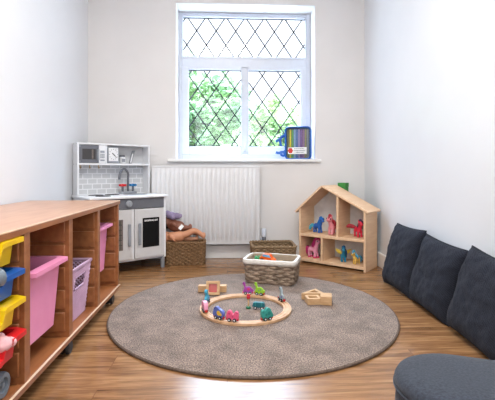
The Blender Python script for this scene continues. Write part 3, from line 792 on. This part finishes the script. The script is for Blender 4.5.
MB().box(-.013, .013, -.001, .001, -.022, .022).xf(Matrix.Translation((-.352, 3.17, .284)) @ Matrix.Rotation(R(40), 4, 'Y') @ Matrix.Rotation(R(-35), 4, 'X')).build('care_tag', M['chalk'], d1, smooth=0)
doll('tan doll lying in the woven basket with its knee raised', M['tan'],
     ([(-.42, 3.165, .215), (-.395, 3.165, .212), (-.36, 3.17, .215)], [.036, .040]),
     [([(-.43, 3.14, .222), (-.42, 3.125, .218), (-.40, 3.122, .198)], .0155)],
     [([(-.36, 3.165, .22), (-.31, 3.165, .232), (-.258, 3.165, .256), (-.222, 3.17, .244), (-.185, 3.172, .215)], .025), ([(-.36, 3.19, .205), (-.3, 3.2, .19), (-.24, 3.2, .19)], .02)],
     (-.462, 3.175, .212), .038)
b = MB(); b.ell((0, 0, 0), (.05, .035, .03)).ell((.04, 0, .008), (.032, .03, .026)).ell((-.03, -.02, .012), (.03, .025, .024)).ell((.062, .018, .012), (.016, .01, .018)).ell((.062, -.018, .012), (.016, .01, .018))
b.tube([(-.02, .0, .0), (-.06, .02, .0)], .014).tube([(.01, -.02, -.0), (.03, -.05, -.012)], .013)
o = link('soft_toy', blend(b, .004, 4), M['purp'], None); o.location = (-.43, 3.225, .366); o.rotation_euler = (0, R(14), R(-8)); tag(o, 'lilac soft toy on top of the dolls beside the play kitchen', 'soft toy')

# ------------------------------------------------------------------ doll's house
DO, DA = Vector((.56, 3.205, 0)), -40.7
D = thing('dolls_house', "open-fronted pale wood doll's house in the right corner", 'dolls house', DO, DA)
DW, DD = .54, .222; AX, AZ = .2, .604; th = .016
zl = .425; zr = .435
def roofz(x): return zl+(AZ-zl)*x/AX if x < AX else AZ+(zr-AZ)*(x-AX)/(DW-AX)
for x0, x1, nm in ((0, th, 'side_panel'), (DW-th, DW, 'side_panel')):
    MB().prism([(x0, 0), (x1, 0), (x1, roofz(x1)-.013), (x0, roofz(x0)-.013)], 0, DD).build(nm, M['pine'], D, bevel=.0015)
MB().box(th, DW-th, .002, DD-.008, .014, .034).build('floor_board', M['pineh'], D, bevel=.0015)
MB().box(th, DW-th, .001, DD-.008, .208, .228).build('upper_floor', M['pineh'], D, bevel=.0015)
MB().box(.186, .202, .003, DD-.008, .034, .208).build('partition', M['pine'], D, bevel=.0015)
MB().prism([(.314, .228), (.331, .228), (.331, roofz(.331)-.013), (.314, roofz(.314)-.013)], .003, DD-.008).build('partition', M['pine'], D, bevel=.0015)
MB().prism([(th, .014), (DW-th, .014), (DW-th, roofz(DW-th)-.016), (AX, AZ-.017), (th, roofz(th)-.016)], DD-.008, DD-.002).build('back_board', mat('white_hardboard', (222, 221, 219), .6), D, smooth=0)
def roof(xa, za, xb, zb, nm):
    d = Vector((xb-xa, zb-za)).normalized(); n = Vector((-d.y, d.x))*.0145
    if n.y < 0: n = -n
    p = [(xa, za-.013), (xb, zb-.013), (xb+n.x, zb-.013+n.y), (xa+n.x, za-.013+n.y)]
    MB().prism(p, -.006, DD+.004).build(nm, M['pineh'], D, bevel=.0015)
sl = (AZ-zl)/AX; roof(-.03, zl-.03*sl, AX-.001, AZ, 'roof_panel')
sr = (zr-AZ)/(DW-AX); roof(AX-.001, AZ, DW+.02, zr+.02*sr, 'roof_panel')
# tall green box standing in the corner behind it
gb = thing('tall_green_box', "tall green box poking up behind the doll's house roof", 'box', (.93, 3.275, 0), -42)
MB().box(-.031, .031, -.031, .031, 0, .585).build('box_body', mat('green_card', (62, 142, 62), .5), gb, bevel=.002)
MB().box(-.033, .033, -.033, .033, .585, .618).build('box_lid', mat('green_card', (62, 142, 62), .5), gb, bevel=.002)

# ------------------------------------------------------------------ toy ponies
def pony(label, lx, ly, lz, rot, s, c, mane, maneB=None, tailpts=None, wings=None, big=0., longneck=0., hoof=None, tailc=None):
    p = DO + Matrix.Rotation(R(DA), 3, 'Z') @ Vector((lx, ly, lz))
    t = thing('toy_pony', label, 'toy pony', p, rot, 'toy ponies')
    m = mat('pony_'+c[0], c[1], .45, tuple(v*.92 for v in c[1])); mm = mat('pony_hair_'+mane[0], mane[1], .6, tuple(v*.8 for v in mane[1]), 60, .4, 120)
    n = longneck
    b = MB()
    b.ell((-.008, 0, .058), (.034, .021, .021)); b.ell((-.026, 0, .06), (.02, .02, .021)); b.ell((.014, 0, .058), (.018, .019, .02))
    b.tube([(.014, 0, .06), (.026, 0, .082+n), (.03, 0, .1+n)], [.018, .014, .014], 12)
    b.ell((.034, 0, .108+n), (.021, .0185, .02)); b.ell((.052, 0, .102+n), (.0125, .012, .0105))
    for sg in (-1, 1):
        b.tube([(.026, sg*.011, .122+n), (.023, sg*.014, .14+n)], [.0065, .0016], 8)
        b.tube([(.016, sg*.012, .05), (.02, sg*.0125, .026), (.02+.004*sg, sg*.013, .004)], [.0105, .0078, .0098], 10)
        b.tube([(-.03, sg*.012, .054), (-.038, sg*.0128, .028), (-.033, sg*.013, .004)], [.0125, .0078, .0098], 10)
    me = blend(b, .0028, 2, 'pony_body')
    for v in me.vertices: v.co = v.co*s; v.co.z = max(v.co.z, .0)
    link('body', me, m, t)
    e = MB()
    for sg in (-1, 1): e.ell((.0445*s, sg*.0155*s, (.111+n)*s), (.005*s, .0035*s, .0062*s), 10)
    e.build('eyes', M['rubber'], t)
    h = MB()
    k = 1+big
    for i in range(5):
        a = i/4; h.ell((.034-.03*a-.004*k, 0, .13+n-.05*a), (.012*k, .0135*k, .014*k), 10)
    h.tube(catmull([(.044, .004, .126+n), (.053, .008, .122+n), (.056, .01, .113+n)], 4), [.008, .008, .0078, .0072, .006, .005, .0045, .004, .0035], 8)
    h.tube(catmull([(.01, .012*k, .1+n), (.004, .022*k, .08+n), (.006, .023*k, .06)], 4), [.009, .01, .011, .011, .01, .009, .008, .006, .004], 8)
    me = blend(h, .0032, 2); 
    for v in me.vertices: v.co = v.co*s
    link('mane', me, mm, t)
    tp = tailpts or [(-.042, 0, .066), (-.062, 0, .068), (-.074, 0, .045), (-.068, 0, .018)]
    cp = catmull(tp, 4); q = len(cp)
    tl = MB().tube(cp, [(.006+.011*math.sin(PI*min(1, (i+1)/q*1.0)))*(1+.3*big) for i in range(q)], 10)
    me = blend(tl, .003, 2)
    for v in me.vertices: v.co = v.co*s
    link('tail', me, (mat('pony_hair_'+tailc[0], tailc[1], .6, tuple(v*.8 for v in tailc[1]), 60, .4, 120) if tailc else mm), t)
    if wings:
        wm = mat('pony_wing_'+wings[0], wings[1], .5)
        for sg in (-1, 1):
            poly = [(0, .062), (.006, .078), (-.016, .1), (-.05, .108), (-.042, .096), (-.046, .09), (-.034, .082), (-.036, .075), (-.02, .067)]
            wv = MB().prism([(a, z-.062) for a, z in poly], -.002, .002)
            wv.xf(Matrix.Scale(s, 4) @ Matrix.Translation((.004, sg*.016, .064)) @ Matrix.Rotation(sg*R(-74), 4, 'Z') @ Matrix.Rotation(sg*R(-12), 4, 'X'))
            wv.build('wing', wm, t, bevel=.001)
    if hoof:
        hb = MB()
        for x in (.02, -.033):
            for sg in (-1, 1): hb.lathe([(.0112*s, .0), (.0112*s, .007*s), (.0095*s, .011*s)], 12, (x*s+(.004*sg*s if x > 0 else 0), sg*.013*s, 0))
        hb.build('hooves', mat('pony_hoof_'+hoof[0], hoof[1], .45), t)
    return t
BLUE = ('blue', (22, 96, 182)); LBL = ('aqua', (76, 180, 210)); PNK = ('pink', (242, 150, 160)); REDH = ('crimson', (176, 34, 52)); RED = ('red', (222, 40, 72)); DK = ('navy', (46, 34, 70))
ROSE = ('rose', (240, 160, 188)); MAG = ('magenta', (200, 40, 120)); TEAL = ('teal', (14, 124, 160)); TEALH = ('petrol', (16, 96, 150)); GOLD = ('gold', (240, 196, 96)); SKY = ('sky', (70, 164, 206)); YEL = ('yellow', (226, 196, 70))
pony("blue toy pony with pale aqua tail on the upper floor of the doll's house", .118, .095, .2282, -55, .93, BLUE, ('deep blue', (22, 120, 200)), tailpts=[(-.042, 0, .064), (-.062, -.006, .06), (-.078, -.012, .042), (-.084, -.014, .02)], tailc=LBL)
pony("pink toy pony with crimson mane standing left of the upper partition", .25, .075, .2282, -140, 1.13, PNK, REDH, tailpts=[(-.042, 0, .066), (-.055, .004, .066), (-.062, .006, .045), (-.06, .006, .02)])
pony("red toy pony with a dark forelock, right of the upper partition", .452, .085, .2282, -82, .96, RED, DK, tailpts=[(-.042, 0, .066), (-.066, -.02, .075), (-.076, -.045, .078), (-.076, -.062, .068)], tailc=REDH)
pony("rose pink toy pony with big magenta mane in the lower left compartment", .085, .085, .0342, -50, 1.08, ROSE, MAG, big=.55, longneck=.012, hoof=('cerise', (206, 30, 96)), tailpts=[(-.042, 0, .066), (-.06, 0, .062), (-.066, 0, .04), (-.062, 0, .016)])
pony("teal toy pony with yellow wings in the lower right compartment", .335, .08, .0342, -102, .9, TEAL, TEALH, wings=YEL, tailpts=[(-.042, 0, .066), (-.06, .01, .072), (-.07, .02, .05), (-.06, .026, .02)])
pony("small gold toy pony with sky blue mane beside the teal winged pony", .442, .06, .0342, -150, .72, GOLD, SKY, big=.35)

# ------------------------------------------------------------------ cushions against the right wall
def cushion(label, yc, xb, xt, w, h, rz, tz, thick=.062, seed=1):
    n = 40; vs = []; fs = []
    for sgn in (-1, 1):
        for i in range(n+1):
            for j in range(n+1):
                u, v = -1+2*i/n, -1+2*j/n
                pinch = 1-.055*(1-u*u)*1.0 if False else 1
                x = u*w/2*(1-.05*(1-v*v)) ; z = v*h/2*(1-.05*(1-u*u))
                tk = thick*((1-u**4)*(1-v**4))**.55
                tk *= 1+.16*noise.noise(Vector((u*1.6+seed*3, v*1.6, seed)))
                y = sgn*tk + .006*noise.noise(Vector((u*4+seed, v*4, 2))) + .004*noise.noise(Vector((u*9, v*9, seed)))
                vs.append((x, y, z+h/2*.0))
    m = (n+1)*(n+1)
    for i in range(n):
        for j in range(n):
            a = i*(n+1)+j; fs.append((a, a+1, a+n+2, a+n+1)); fs.append((m+a, m+a+n+1, m+a+n+2, m+a+1))
    b = MB().add(vs, fs); me = b.mesh('cushion'); bm = bmesh.new(); bm.from_mesh(me); bmesh.ops.remove_doubles(bm, verts=bm.verts, dist=.0008); bmesh.ops.recalc_face_normals(bm, faces=bm.faces); bm.to_mesh(me); bm.free()
    t = thing('cushion', label, 'cushion', (0, 0, 0), 0, 'charcoal cushions along the right wall')
    o = link('cover', me, M['cushion'], t, smooth=180)
    ed = [(x*w/2*(1-.05*(1-y*y)), 0, y*h/2*(1-.05*(1-x*x))) for x, y in [(-1+2*i/16, -1) for i in range(16)]+[(1, -1+2*i/16) for i in range(16)]+[(1-2*i/16, 1) for i in range(16)]+[(-1, 1-2*i/16) for i in range(16)]]
    MB().tube(ed, .0035, 6, True).build('seam', M['cushion'], t)
    lean = math.atan2(xt-xb, h*.96)
    # local x along the wall (towards the back), local y towards the wall, z up
    mtx = Matrix.Translation(((xb+xt)/2, yc, h/2*math.cos(lean)+.004)) @ Matrix.Rotation(R(90+rz), 4, 'Z') @ Matrix.Rotation(lean, 4, 'X') @ Matrix.Rotation(R(tz), 4, 'Y')
    t.matrix_world = mtx
    return t
cushion("charcoal quilted cushion nearest the doll's house", 2.437, 1.012, 1.105, .385, .385, 0, 1.0, .058, 1)
cushion('charcoal quilted cushion in the middle of the three along the wall', 2.035, 1.012, 1.10, .385, .365, 2.0, -3.0, .064, 2)
cushion('charcoal quilted cushion nearest the grey pouf', 1.615, .998, 1.095, .39, .372, 2.5, -6.0, .064, 3)

# ------------------------------------------------------------------ pouf
t = thing('pouf', 'slate grey felt pouf with rounded end in the near right corner', 'pouf', (.552, .959, 0), -22.5)
def stadium(r, L, n=24):
    return [(r*math.cos(R(90+180*i/n)), r*math.sin(R(90+180*i/n))) for i in range(n+1)] + [(L+r*math.cos(R(-90+180*i/n)), r*math.sin(R(-90+180*i/n))) for i in range(n+1)]
def stack(rings, L, nm, m):
    vs = []; n = None
    for r, z in rings:
        q = stadium(r, L); n = len(q); vs += [(x, y, z) for x, y in q]
    fs = [(k*n+j, k*n+(j+1) % n, (k+1)*n+(j+1) % n, (k+1)*n+j) for k in range(len(rings)-1) for j in range(n)]
    fs += [tuple(range(n-1, -1, -1)), tuple((len(rings)-1)*n+j for j in range(n))]
    return MB().add(vs, fs).build(nm, m, t, smooth=50)
pr = .146
stack([(pr-.012, .0), (pr-.004, .008), (pr-.002, .15), (pr-.004, .192)], .36, 'padded_side', M['pouf'])
stack([(pr-.004, .193), (pr, .198), (pr, .209), (pr-.006, .220), (pr-.018, .226), (pr-.05, .230), (pr-.1, .2315), (.01, .232)], .36, 'padded_top', M['pouf'])
MB().tube([(x, y, .1945) for x, y in stadium(pr+.0005, .36)], .0028, 6, True).build('seam_piping', M['pouf'], t)

# ------------------------------------------------------------------ wooden train set
CX, CY, ZR = .0926, 2.098, .0125
tr = thing('train_track', 'round wooden toy train track lying on the rug', 'train track', (CX, CY, ZR))
def arc_piece(a0, a1):
    prof = [(.192, 0), (.192, .011), (.193, .012), (.1995, .012), (.2, .0095), (.2045, .0095), (.205, .012), (.219, .012), (.2195, .0095), (.224, .0095), (.2245, .012), (.231, .012), (.232, .011), (.232, 0)]
    n = 12; k = len(prof); vs = []; fs = []
    for i in range(n+1):
        a = a0+(a1-a0)*i/n
        vs += [(r*math.cos(a), r*math.sin(a), z) for r, z in prof]
    for i in range(n):
        for j in range(k): j2 = (j+1) % k; fs.append((i*k+j, i*k+j2, (i+1)*k+j2, (i+1)*k+j))
    fs += [tuple(range(k)), tuple(n*k+j for j in range(k-1, -1, -1))]
    return MB().add(vs, fs)
for i in range(8):
    a0 = i*PI/4+.2; arc_piece(a0+.004, a0+PI/4-.004).build('track_segment', M['track'], tr, smooth=30)
wheelm = M['rubber']; hubm = M['chalk']
def car(label, cat, outline, m, x=None, y=None, phi=None, head=1, z=None, extra=None, thick=.011, flip=False, axle=.0125, coup=True, mcol=None):
    if phi is not None:
        a = R(phi); x, y = CX+.212*math.cos(a), CY+.212*math.sin(a); rz = phi+90*head; z = ZR+.0122
    else: rz = head
    t = thing('toy_train_car', label, cat, (x, y, z), rz, 'toy train cars')
    outline = [(a*.95, .013+(b-.013)*(1.2 if coup else 1)) for a, b in outline]
    pts = [(p[0], p[2]) for p in catmull([(a, 0, b) for a, b in outline], 4, True)]
    MB().prism(pts, -thick/2, thick/2, 'y').build('body', m, t, bevel=.0022)
    MB().box(-.024, .024, -.0075, .0075, .0085, .0135).build('chassis', mcol or m, t, bevel=.0015)
    for sx in (-axle, axle):
        for sy in (-1, 1):
            w = MB().lathe([(.0035, -.0028), (.0078, -.0028), (.0085, -.001), (.0085, .0018), (.0072, .0028), (.0035, .0028)], 16, (sx, sy*.0095, .0085), 'y').build('wheel', wheelm, t)
            MB().lathe([(.0036, -.003), (.0036, .003)], 12, (sx, sy*.0098, .0085), 'y').build('hub', hubm, w)
    if coup:
        for sx in (-1, 1):
            MB().tube([(sx*.023, 0, .0105), (sx*.030, 0, .0105)], [.006, .0066], 10).build('magnet_coupling', M['bright'], t)
    if extra:
        for nm, mb, mt in extra: mb.build(nm, mt, t, bevel=.0012)
    return t
def eye(x, z, r=.0022, th=.0115):
    x *= .95; z = .013+(z-.013)*1.2
    return ('eyes', MB().lathe([(r, -th/2-.0006), (r, th/2+.0006)], 10, (x, 0, z), 'y'), M['rubber'])
def spots(ps, th=.0116):
    q = MB()
    for x, z, r in ps: z = .013+(z-.013)*1.2; q.lathe([(r, -th/2-.0004), (r, th/2+.0004)], 14, (x, 0, z), 'y')
    return q
PUR = mat('toy_purple', (164, 72, 160), .4); LIME = mat('toy_lime', (150, 200, 52), .4); TL = mat('toy_teal', (52, 150, 138), .4); CYA = mat('toy_cyan', (72, 172, 204), .4)
PK = mat('toy_pink', (232, 92, 132), .4); LPK = mat('toy_light_pink', (240, 164, 192), .4); IND = mat('toy_indigo', (98, 112, 186), .4); SLV = mat('toy_grey', (158, 172, 178), .4); TW = mat('toy_wagon_teal', (24, 104, 116), .4); YE = mat('toy_yellow', (238, 190, 60), .45)
PKD = mat('toy_deep_pink', (206, 50, 104), .4); TLD = mat('toy_dark_teal', (30, 120, 112), .4)
neckL = [(-.026, .014), (.024, .012), (.027, .02), (.022, .03), (.024, .042), (.030, .048), (.031, .055), (.024, .06), (.016, .056), (.013, .044), (.010, .036), (-.002, .039), (-.014, .037), (-.024, .028), (-.034, .024)]
stego = [(-.026, .013), (.024, .013), (.030, .02), (.031, .034), (.026, .043), (.018, .045), (.012, .04), (.006, .047), (-.002, .051), (-.01, .05), (-.018, .044), (-.024, .034), (-.032, .022)]
hump = [(-.027, .013), (.025, .013), (.031, .022), (.030, .036), (.023, .043), (.014, .041), (.009, .033), (.002, .032), (-.004, .04), (-.013, .045), (-.022, .042), (-.028, .032)]
eleph = [(-.027, .013), (.022, .013), (.029, .017), (.031, .028), (.026, .036), (.016, .04), (.004, .043), (-.006, .049), (-.017, .05), (-.027, .044), (-.031, .032), (-.034, .022)]
tall = [(-.022, .013), (.018, .013), (.02, .024), (.014, .03), (.012, .042), (.02, .049), (.02, .058), (.01, .062), (.0, .058), (-.004, .046), (-.007, .034), (-.02, .03)]
round_ = [(-.025, .013), (.024, .013), (.028, .022), (.027, .034), (.02, .043), (.006, .046), (-.01, .045), (-.022, .04), (-.028, .026)]
car('purple long-necked dinosaur car at the back of the track', 'toy train', neckL, PUR, phi=84, head=1, extra=[eye(.026, .055), ('spots', spots([(-.004, .027, .008)]), PKD)])
car('lime green long-necked dinosaur car right behind the purple one', 'toy train', neckL, LIME, phi=66, head=1, extra=[eye(.026, .055), ('spots', spots([(-.008, .028, .004), (.004, .024, .003)]), TL)])
car('grey tall-necked animal car at the right side of the track', 'toy train', tall, SLV, phi=23, head=1, extra=[eye(.014, .056), ('spots', spots([(-.008, .022, .006)]), IND)])
car('teal humped dinosaur car at the front right of the track', 'toy train', stego, TL, phi=-65, head=-1, extra=[eye(.026, .036, th=.0185), ('spots', spots([(-.008, .03, .009), (.006, .026, .006)], .0186), TLD)], thick=.018)
car('pink two-humped animal car at the front of the track', 'toy train', hump, PK, phi=-109, head=1, extra=[eye(.026, .036, th=.0165), ('spots', spots([(-.013, .033, .005), (.004, .022, .004)], .0166), PKD)], thick=.016)
car('indigo and yellow elephant car left of the pink car', 'toy train', eleph, IND, phi=-128, head=1, extra=[eye(-.022, .042, th=.0165), ('spots', spots([(.002, .027, .0115), (.014, .023, .007)], .0168), YE)], thick=.016)
car('pale pink rounded car at the left end of the track', 'toy train', round_, LPK, phi=-163, head=1, extra=[eye(.02, .034, th=.0215), ('spots', spots([(-.01, .03, .006)], .0222), PK)], thick=.0212)
car('cyan long-necked animal car behind the pale pink car', 'toy train', tall, CYA, phi=160, head=1, extra=[eye(.014, .055, th=.0145), ('spots', spots([(-.01, .022, .005)], .0148), IND)], thick=.014)
tw = car('dark teal tank wagon standing inside the track', 'toy train', [(-.03, .014), (.03, .014), (.032, .022), (.03, .032), (.02, .036), (0, .036), (-.02, .036), (-.03, .032), (-.032, .022)], TW, x=.160, y=2.095, head=-12, z=ZR, extra=[('band', MB().box(-.017, -.014, -.0118, .0118, .014, .0365), TL), ('band', MB().box(.013, .016, -.0118, .0118, .014, .0365), TL)], thick=.022, axle=.017, coup=False)
sg = thing('toy_signal', 'small toy signal post with red top and green base inside the track', 'toy signal', (.108, 2.112, ZR))
MB().lathe([(.012, 0), (.0125, .006), (.008, .0095), (.005, .01)], 18).build('base', mat('signal_green', (24, 110, 70), .4), sg)
MB().tube([(0, 0, .008), (0, 0, .05)], .004, 10).build('post', M['wood'], sg)
MB().box(-.009, .009, -.006, .006, .048, .073).build('signal_head', M['bright'], sg, bevel=.003)
MB().lathe([(.0045, -.0065), (.0045, -.006)], 12, (0, 0, .062), 'y').build('lamp_disc', PKD, sg)

# ------------------------------------------------------------------ wooden sensory blocks
def frame_block(label, sx, sy, sz, hole, m_in, loc, rot, cat='wooden block', acr='tinted_pane'):
    t = thing('wooden_block', label, cat, loc); t.rotation_euler = rot
    b = MB(); w = hole
    o = [(-sx, -sy), (sx, -sy), (sx, sy), (-sx, sy)]; i = [(-sx+w, -sy+w), (sx-w, -sy+w), (sx-w, sy-w), (-sx+w, sy-w)]
    vs = [(x, y, z) for z in (0, sz) for x, y in o+i]; fs = []
    for k in range(4):
        k2 = (k+1) % 4; fs += [(k, 4+k, 4+k2, k2), (8+k, 8+k2, 12+k2, 12+k), (k, k2, 8+k2, 8+k), (4+k, 12+k, 12+k2, 4+k2)]
    b.add(vs, fs).build('block_frame', M['wood'], t, bevel=.002)
    if m_in: MB().box(-sx+w-.001, sx-w+.001, -sy+w-.001, sy-w+.001, sz*.42, sz*.55).build(acr, m_in, t, smooth=0)
    return t
redp = mat('red_acrylic', (186, 62, 44), .2)
t = thing('wooden_block', 'long plain wooden block the red-paned block leans on', 'wooden block', (-.086, 2.412, .0125), -3)
MB().box(-.082, .082, -.02, .02, 0, .038).build('block_body', M['wood'], t, bevel=.0025)
frame_block('square wooden frame block with red pane leaning on a long block', .039, .039, .028, .016, redp, (-.080, 2.367, .0445), (R(72), 0, R(-3)))
frame_block('small square wooden frame block in front of the triangle block', .037, .034, .033, .014, None, (.455, 2.178, .0125), (0, 0, R(3)))
t = thing('wooden_block', 'solid plain wooden block on the rug, right of the small frame block', 'wooden block', (.523, 2.168, .0125), -14)
MB().box(-.03, .03, -.036, .036, 0, .046).build('block_body', M['wood'], t, bevel=.0025)
t = thing('wooden_block', 'triangular hollow wooden frame block lying behind two others', 'wooden block', (.478, 2.262, .0125), 0)
A = [(-.075, -.026), (.052, -.034), (.022, .062)]
c = Vector((sum(p[0] for p in A)/3, sum(p[1] for p in A)/3)); I = [tuple(c+(Vector(p)-c)*.52) for p in A]
vs = [(x, y, z) for z in (0, .036) for x, y in A+I]; fs = []
for k in range(3): k2 = (k+1) % 3; fs += [(k, 3+k, 3+k2, k2), (6+k, 6+k2, 9+k2, 9+k), (k, k2, 6+k2, 6+k), (3+k, 9+k, 9+k2, 3+k2)]
MB().add(vs, fs).build('block_frame', M['wood'], t, bevel=.002)

# ------------------------------------------------------------------ outdoors
struct(MB().box(-9, 9, YW+.33, 16, -.25, -.15).build('ground', M['grass'], smooth=0))
def tree(label, x, y, zc, rx, ry, rz, n, m, size):
    t = thing('leafy_tree', label, 'tree', (x, y, -.15))
    tk = MB().tube(catmull([(0, 0, 0), (.05, .02, zc*.5), (0, 0, zc)], 5), [.09-.005*i for i in range(11)], 10)
    for i in range(7):
        a = i*.9; tk.tube([(0, 0, zc*(.4+.07*i)), (rx*.7*math.cos(a), ry*.7*math.sin(a), zc+rz*.5*math.sin(i*2.1))], [.035, .01], 6)
    tk.build('trunk', M['bark'], t)
    vs = []; fs = []
    cl = [(random.gauss(0, .48), random.gauss(0, .48), random.gauss(0, .48), random.uniform(.18, .34)) for _ in range(46)]
    for i in range(n):
        c = random.choice(cl)
        p = Vector((c[0]*rx+random.gauss(0, c[3]*.5)*rx, c[1]*ry+random.gauss(0, c[3]*.5)*ry, zc+c[2]*rz+random.gauss(0, c[3]*.5)*rz))
        if p.z < .12: continue
        d = Vector((random.gauss(0, 1), random.gauss(0, 1), random.gauss(0, .6))).normalized(); s = d.orthogonal().normalized()
        s = Matrix.Rotation(random.uniform(0, 6.28), 3, d) @ s; u = d.cross(s)
        z = size*random.uniform(.7, 1.3); o = len(vs)
        vs += [p-d*z, p+s*z*.42+u*z*.12, p+d*z, p-s*z*.42+u*z*.12]; fs += [(o, o+1, o+2), (o, o+2, o+3)]
    MB().add(vs, fs).build('foliage', m, t, smooth=0)
tree('green tree seen through the left leaded casement', -.58, 7.2, 1.5, .95, .6, .85, 6400, M['leaf'], .075)
tree('pale green tree seen through the right leaded casement', 1.15, 9.0, 1.55, .85, .6, .9, 4200, M['leaf2'], .075)
tree('low bush behind the bottom of the window panes', .35, 5.6, .75, .7, .35, .4, 2400, M['leaf2'], .06)

# ------------------------------------------------------------------ light
wd = bpy.data.worlds.new('overcast_sky'); S.world = wd; wd.use_nodes = True
nt = wd.node_tree; bg = nt.nodes['Background']
tc = nt.nodes.new('ShaderNodeTexCoord'); sp = nt.nodes.new('ShaderNodeSeparateXYZ'); nt.links.new(tc.outputs['Generated'], sp.inputs[0])
rp = nt.nodes.new('ShaderNodeValToRGB'); nt.links.new(sp.outputs['Z'], rp.inputs['Fac'])
e = rp.color_ramp.elements
e[0].position = .34; e[0].color = (.040, .0425, .046, 1); e[1].position = .75; e[1].color = (.62, .80, 1.02, 1)
k = e.new(.42); k.color = (.25, .31, .38, 1)
nt.links.new(rp.outputs['Color'], bg.inputs['Color']); bg.inputs['Strength'].default_value = 36
def area(name, loc, rot, sx, sy, power, color, portal=False):
    l = bpy.data.lights.new(name, 'AREA'); l.shape = 'RECTANGLE'; l.size = sx; l.size_y = sy; l.energy = power; l.color = color
    if portal: l.cycles.is_portal = True
    o = bpy.data.objects.new(name, l); COL.objects.link(o); o.location = loc; o.rotation_euler = rot; return o
area('window_portal', (.15, YW+.30, 1.45), (R(-90), 0, 0), 1.14, 1.27, 1, (1, 1, 1), True)
area('daylight_from_behind', (.1, YB+.08, 1.5), (R(90), 0, 0), 1.5, 1.4, 26, (.86, .93, 1))  # added fill for unseen room light; this wall has no window
area('ceiling_lamp', (0, 1.2, ZC-.03), (0, 0, 0), .9, .9, 42, (1, .955, .89))  # overhead fill added to brighten the room, no fitting modelled

# ------------------------------------------------------------------ camera
cam = bpy.data.cameras.new('camera'); co = bpy.data.objects.new('camera', cam); COL.objects.link(co)
co.location = (0, 0, .72); co.rotation_euler = (R(90), 0, R(-2.8))
cam.sensor_width = 36; cam.lens = 36*413/495; cam.shift_x = 0; cam.shift_y = -30/495; cam.clip_start = .02
S.camera = co
vs_ = S.view_settings; S.display_settings.display_device = 'sRGB'
vs_.view_transform = 'Standard'; vs_.look = 'None'; vs_.gamma = 1; vs_.use_curve_mapping = False; vs_.exposure = .25
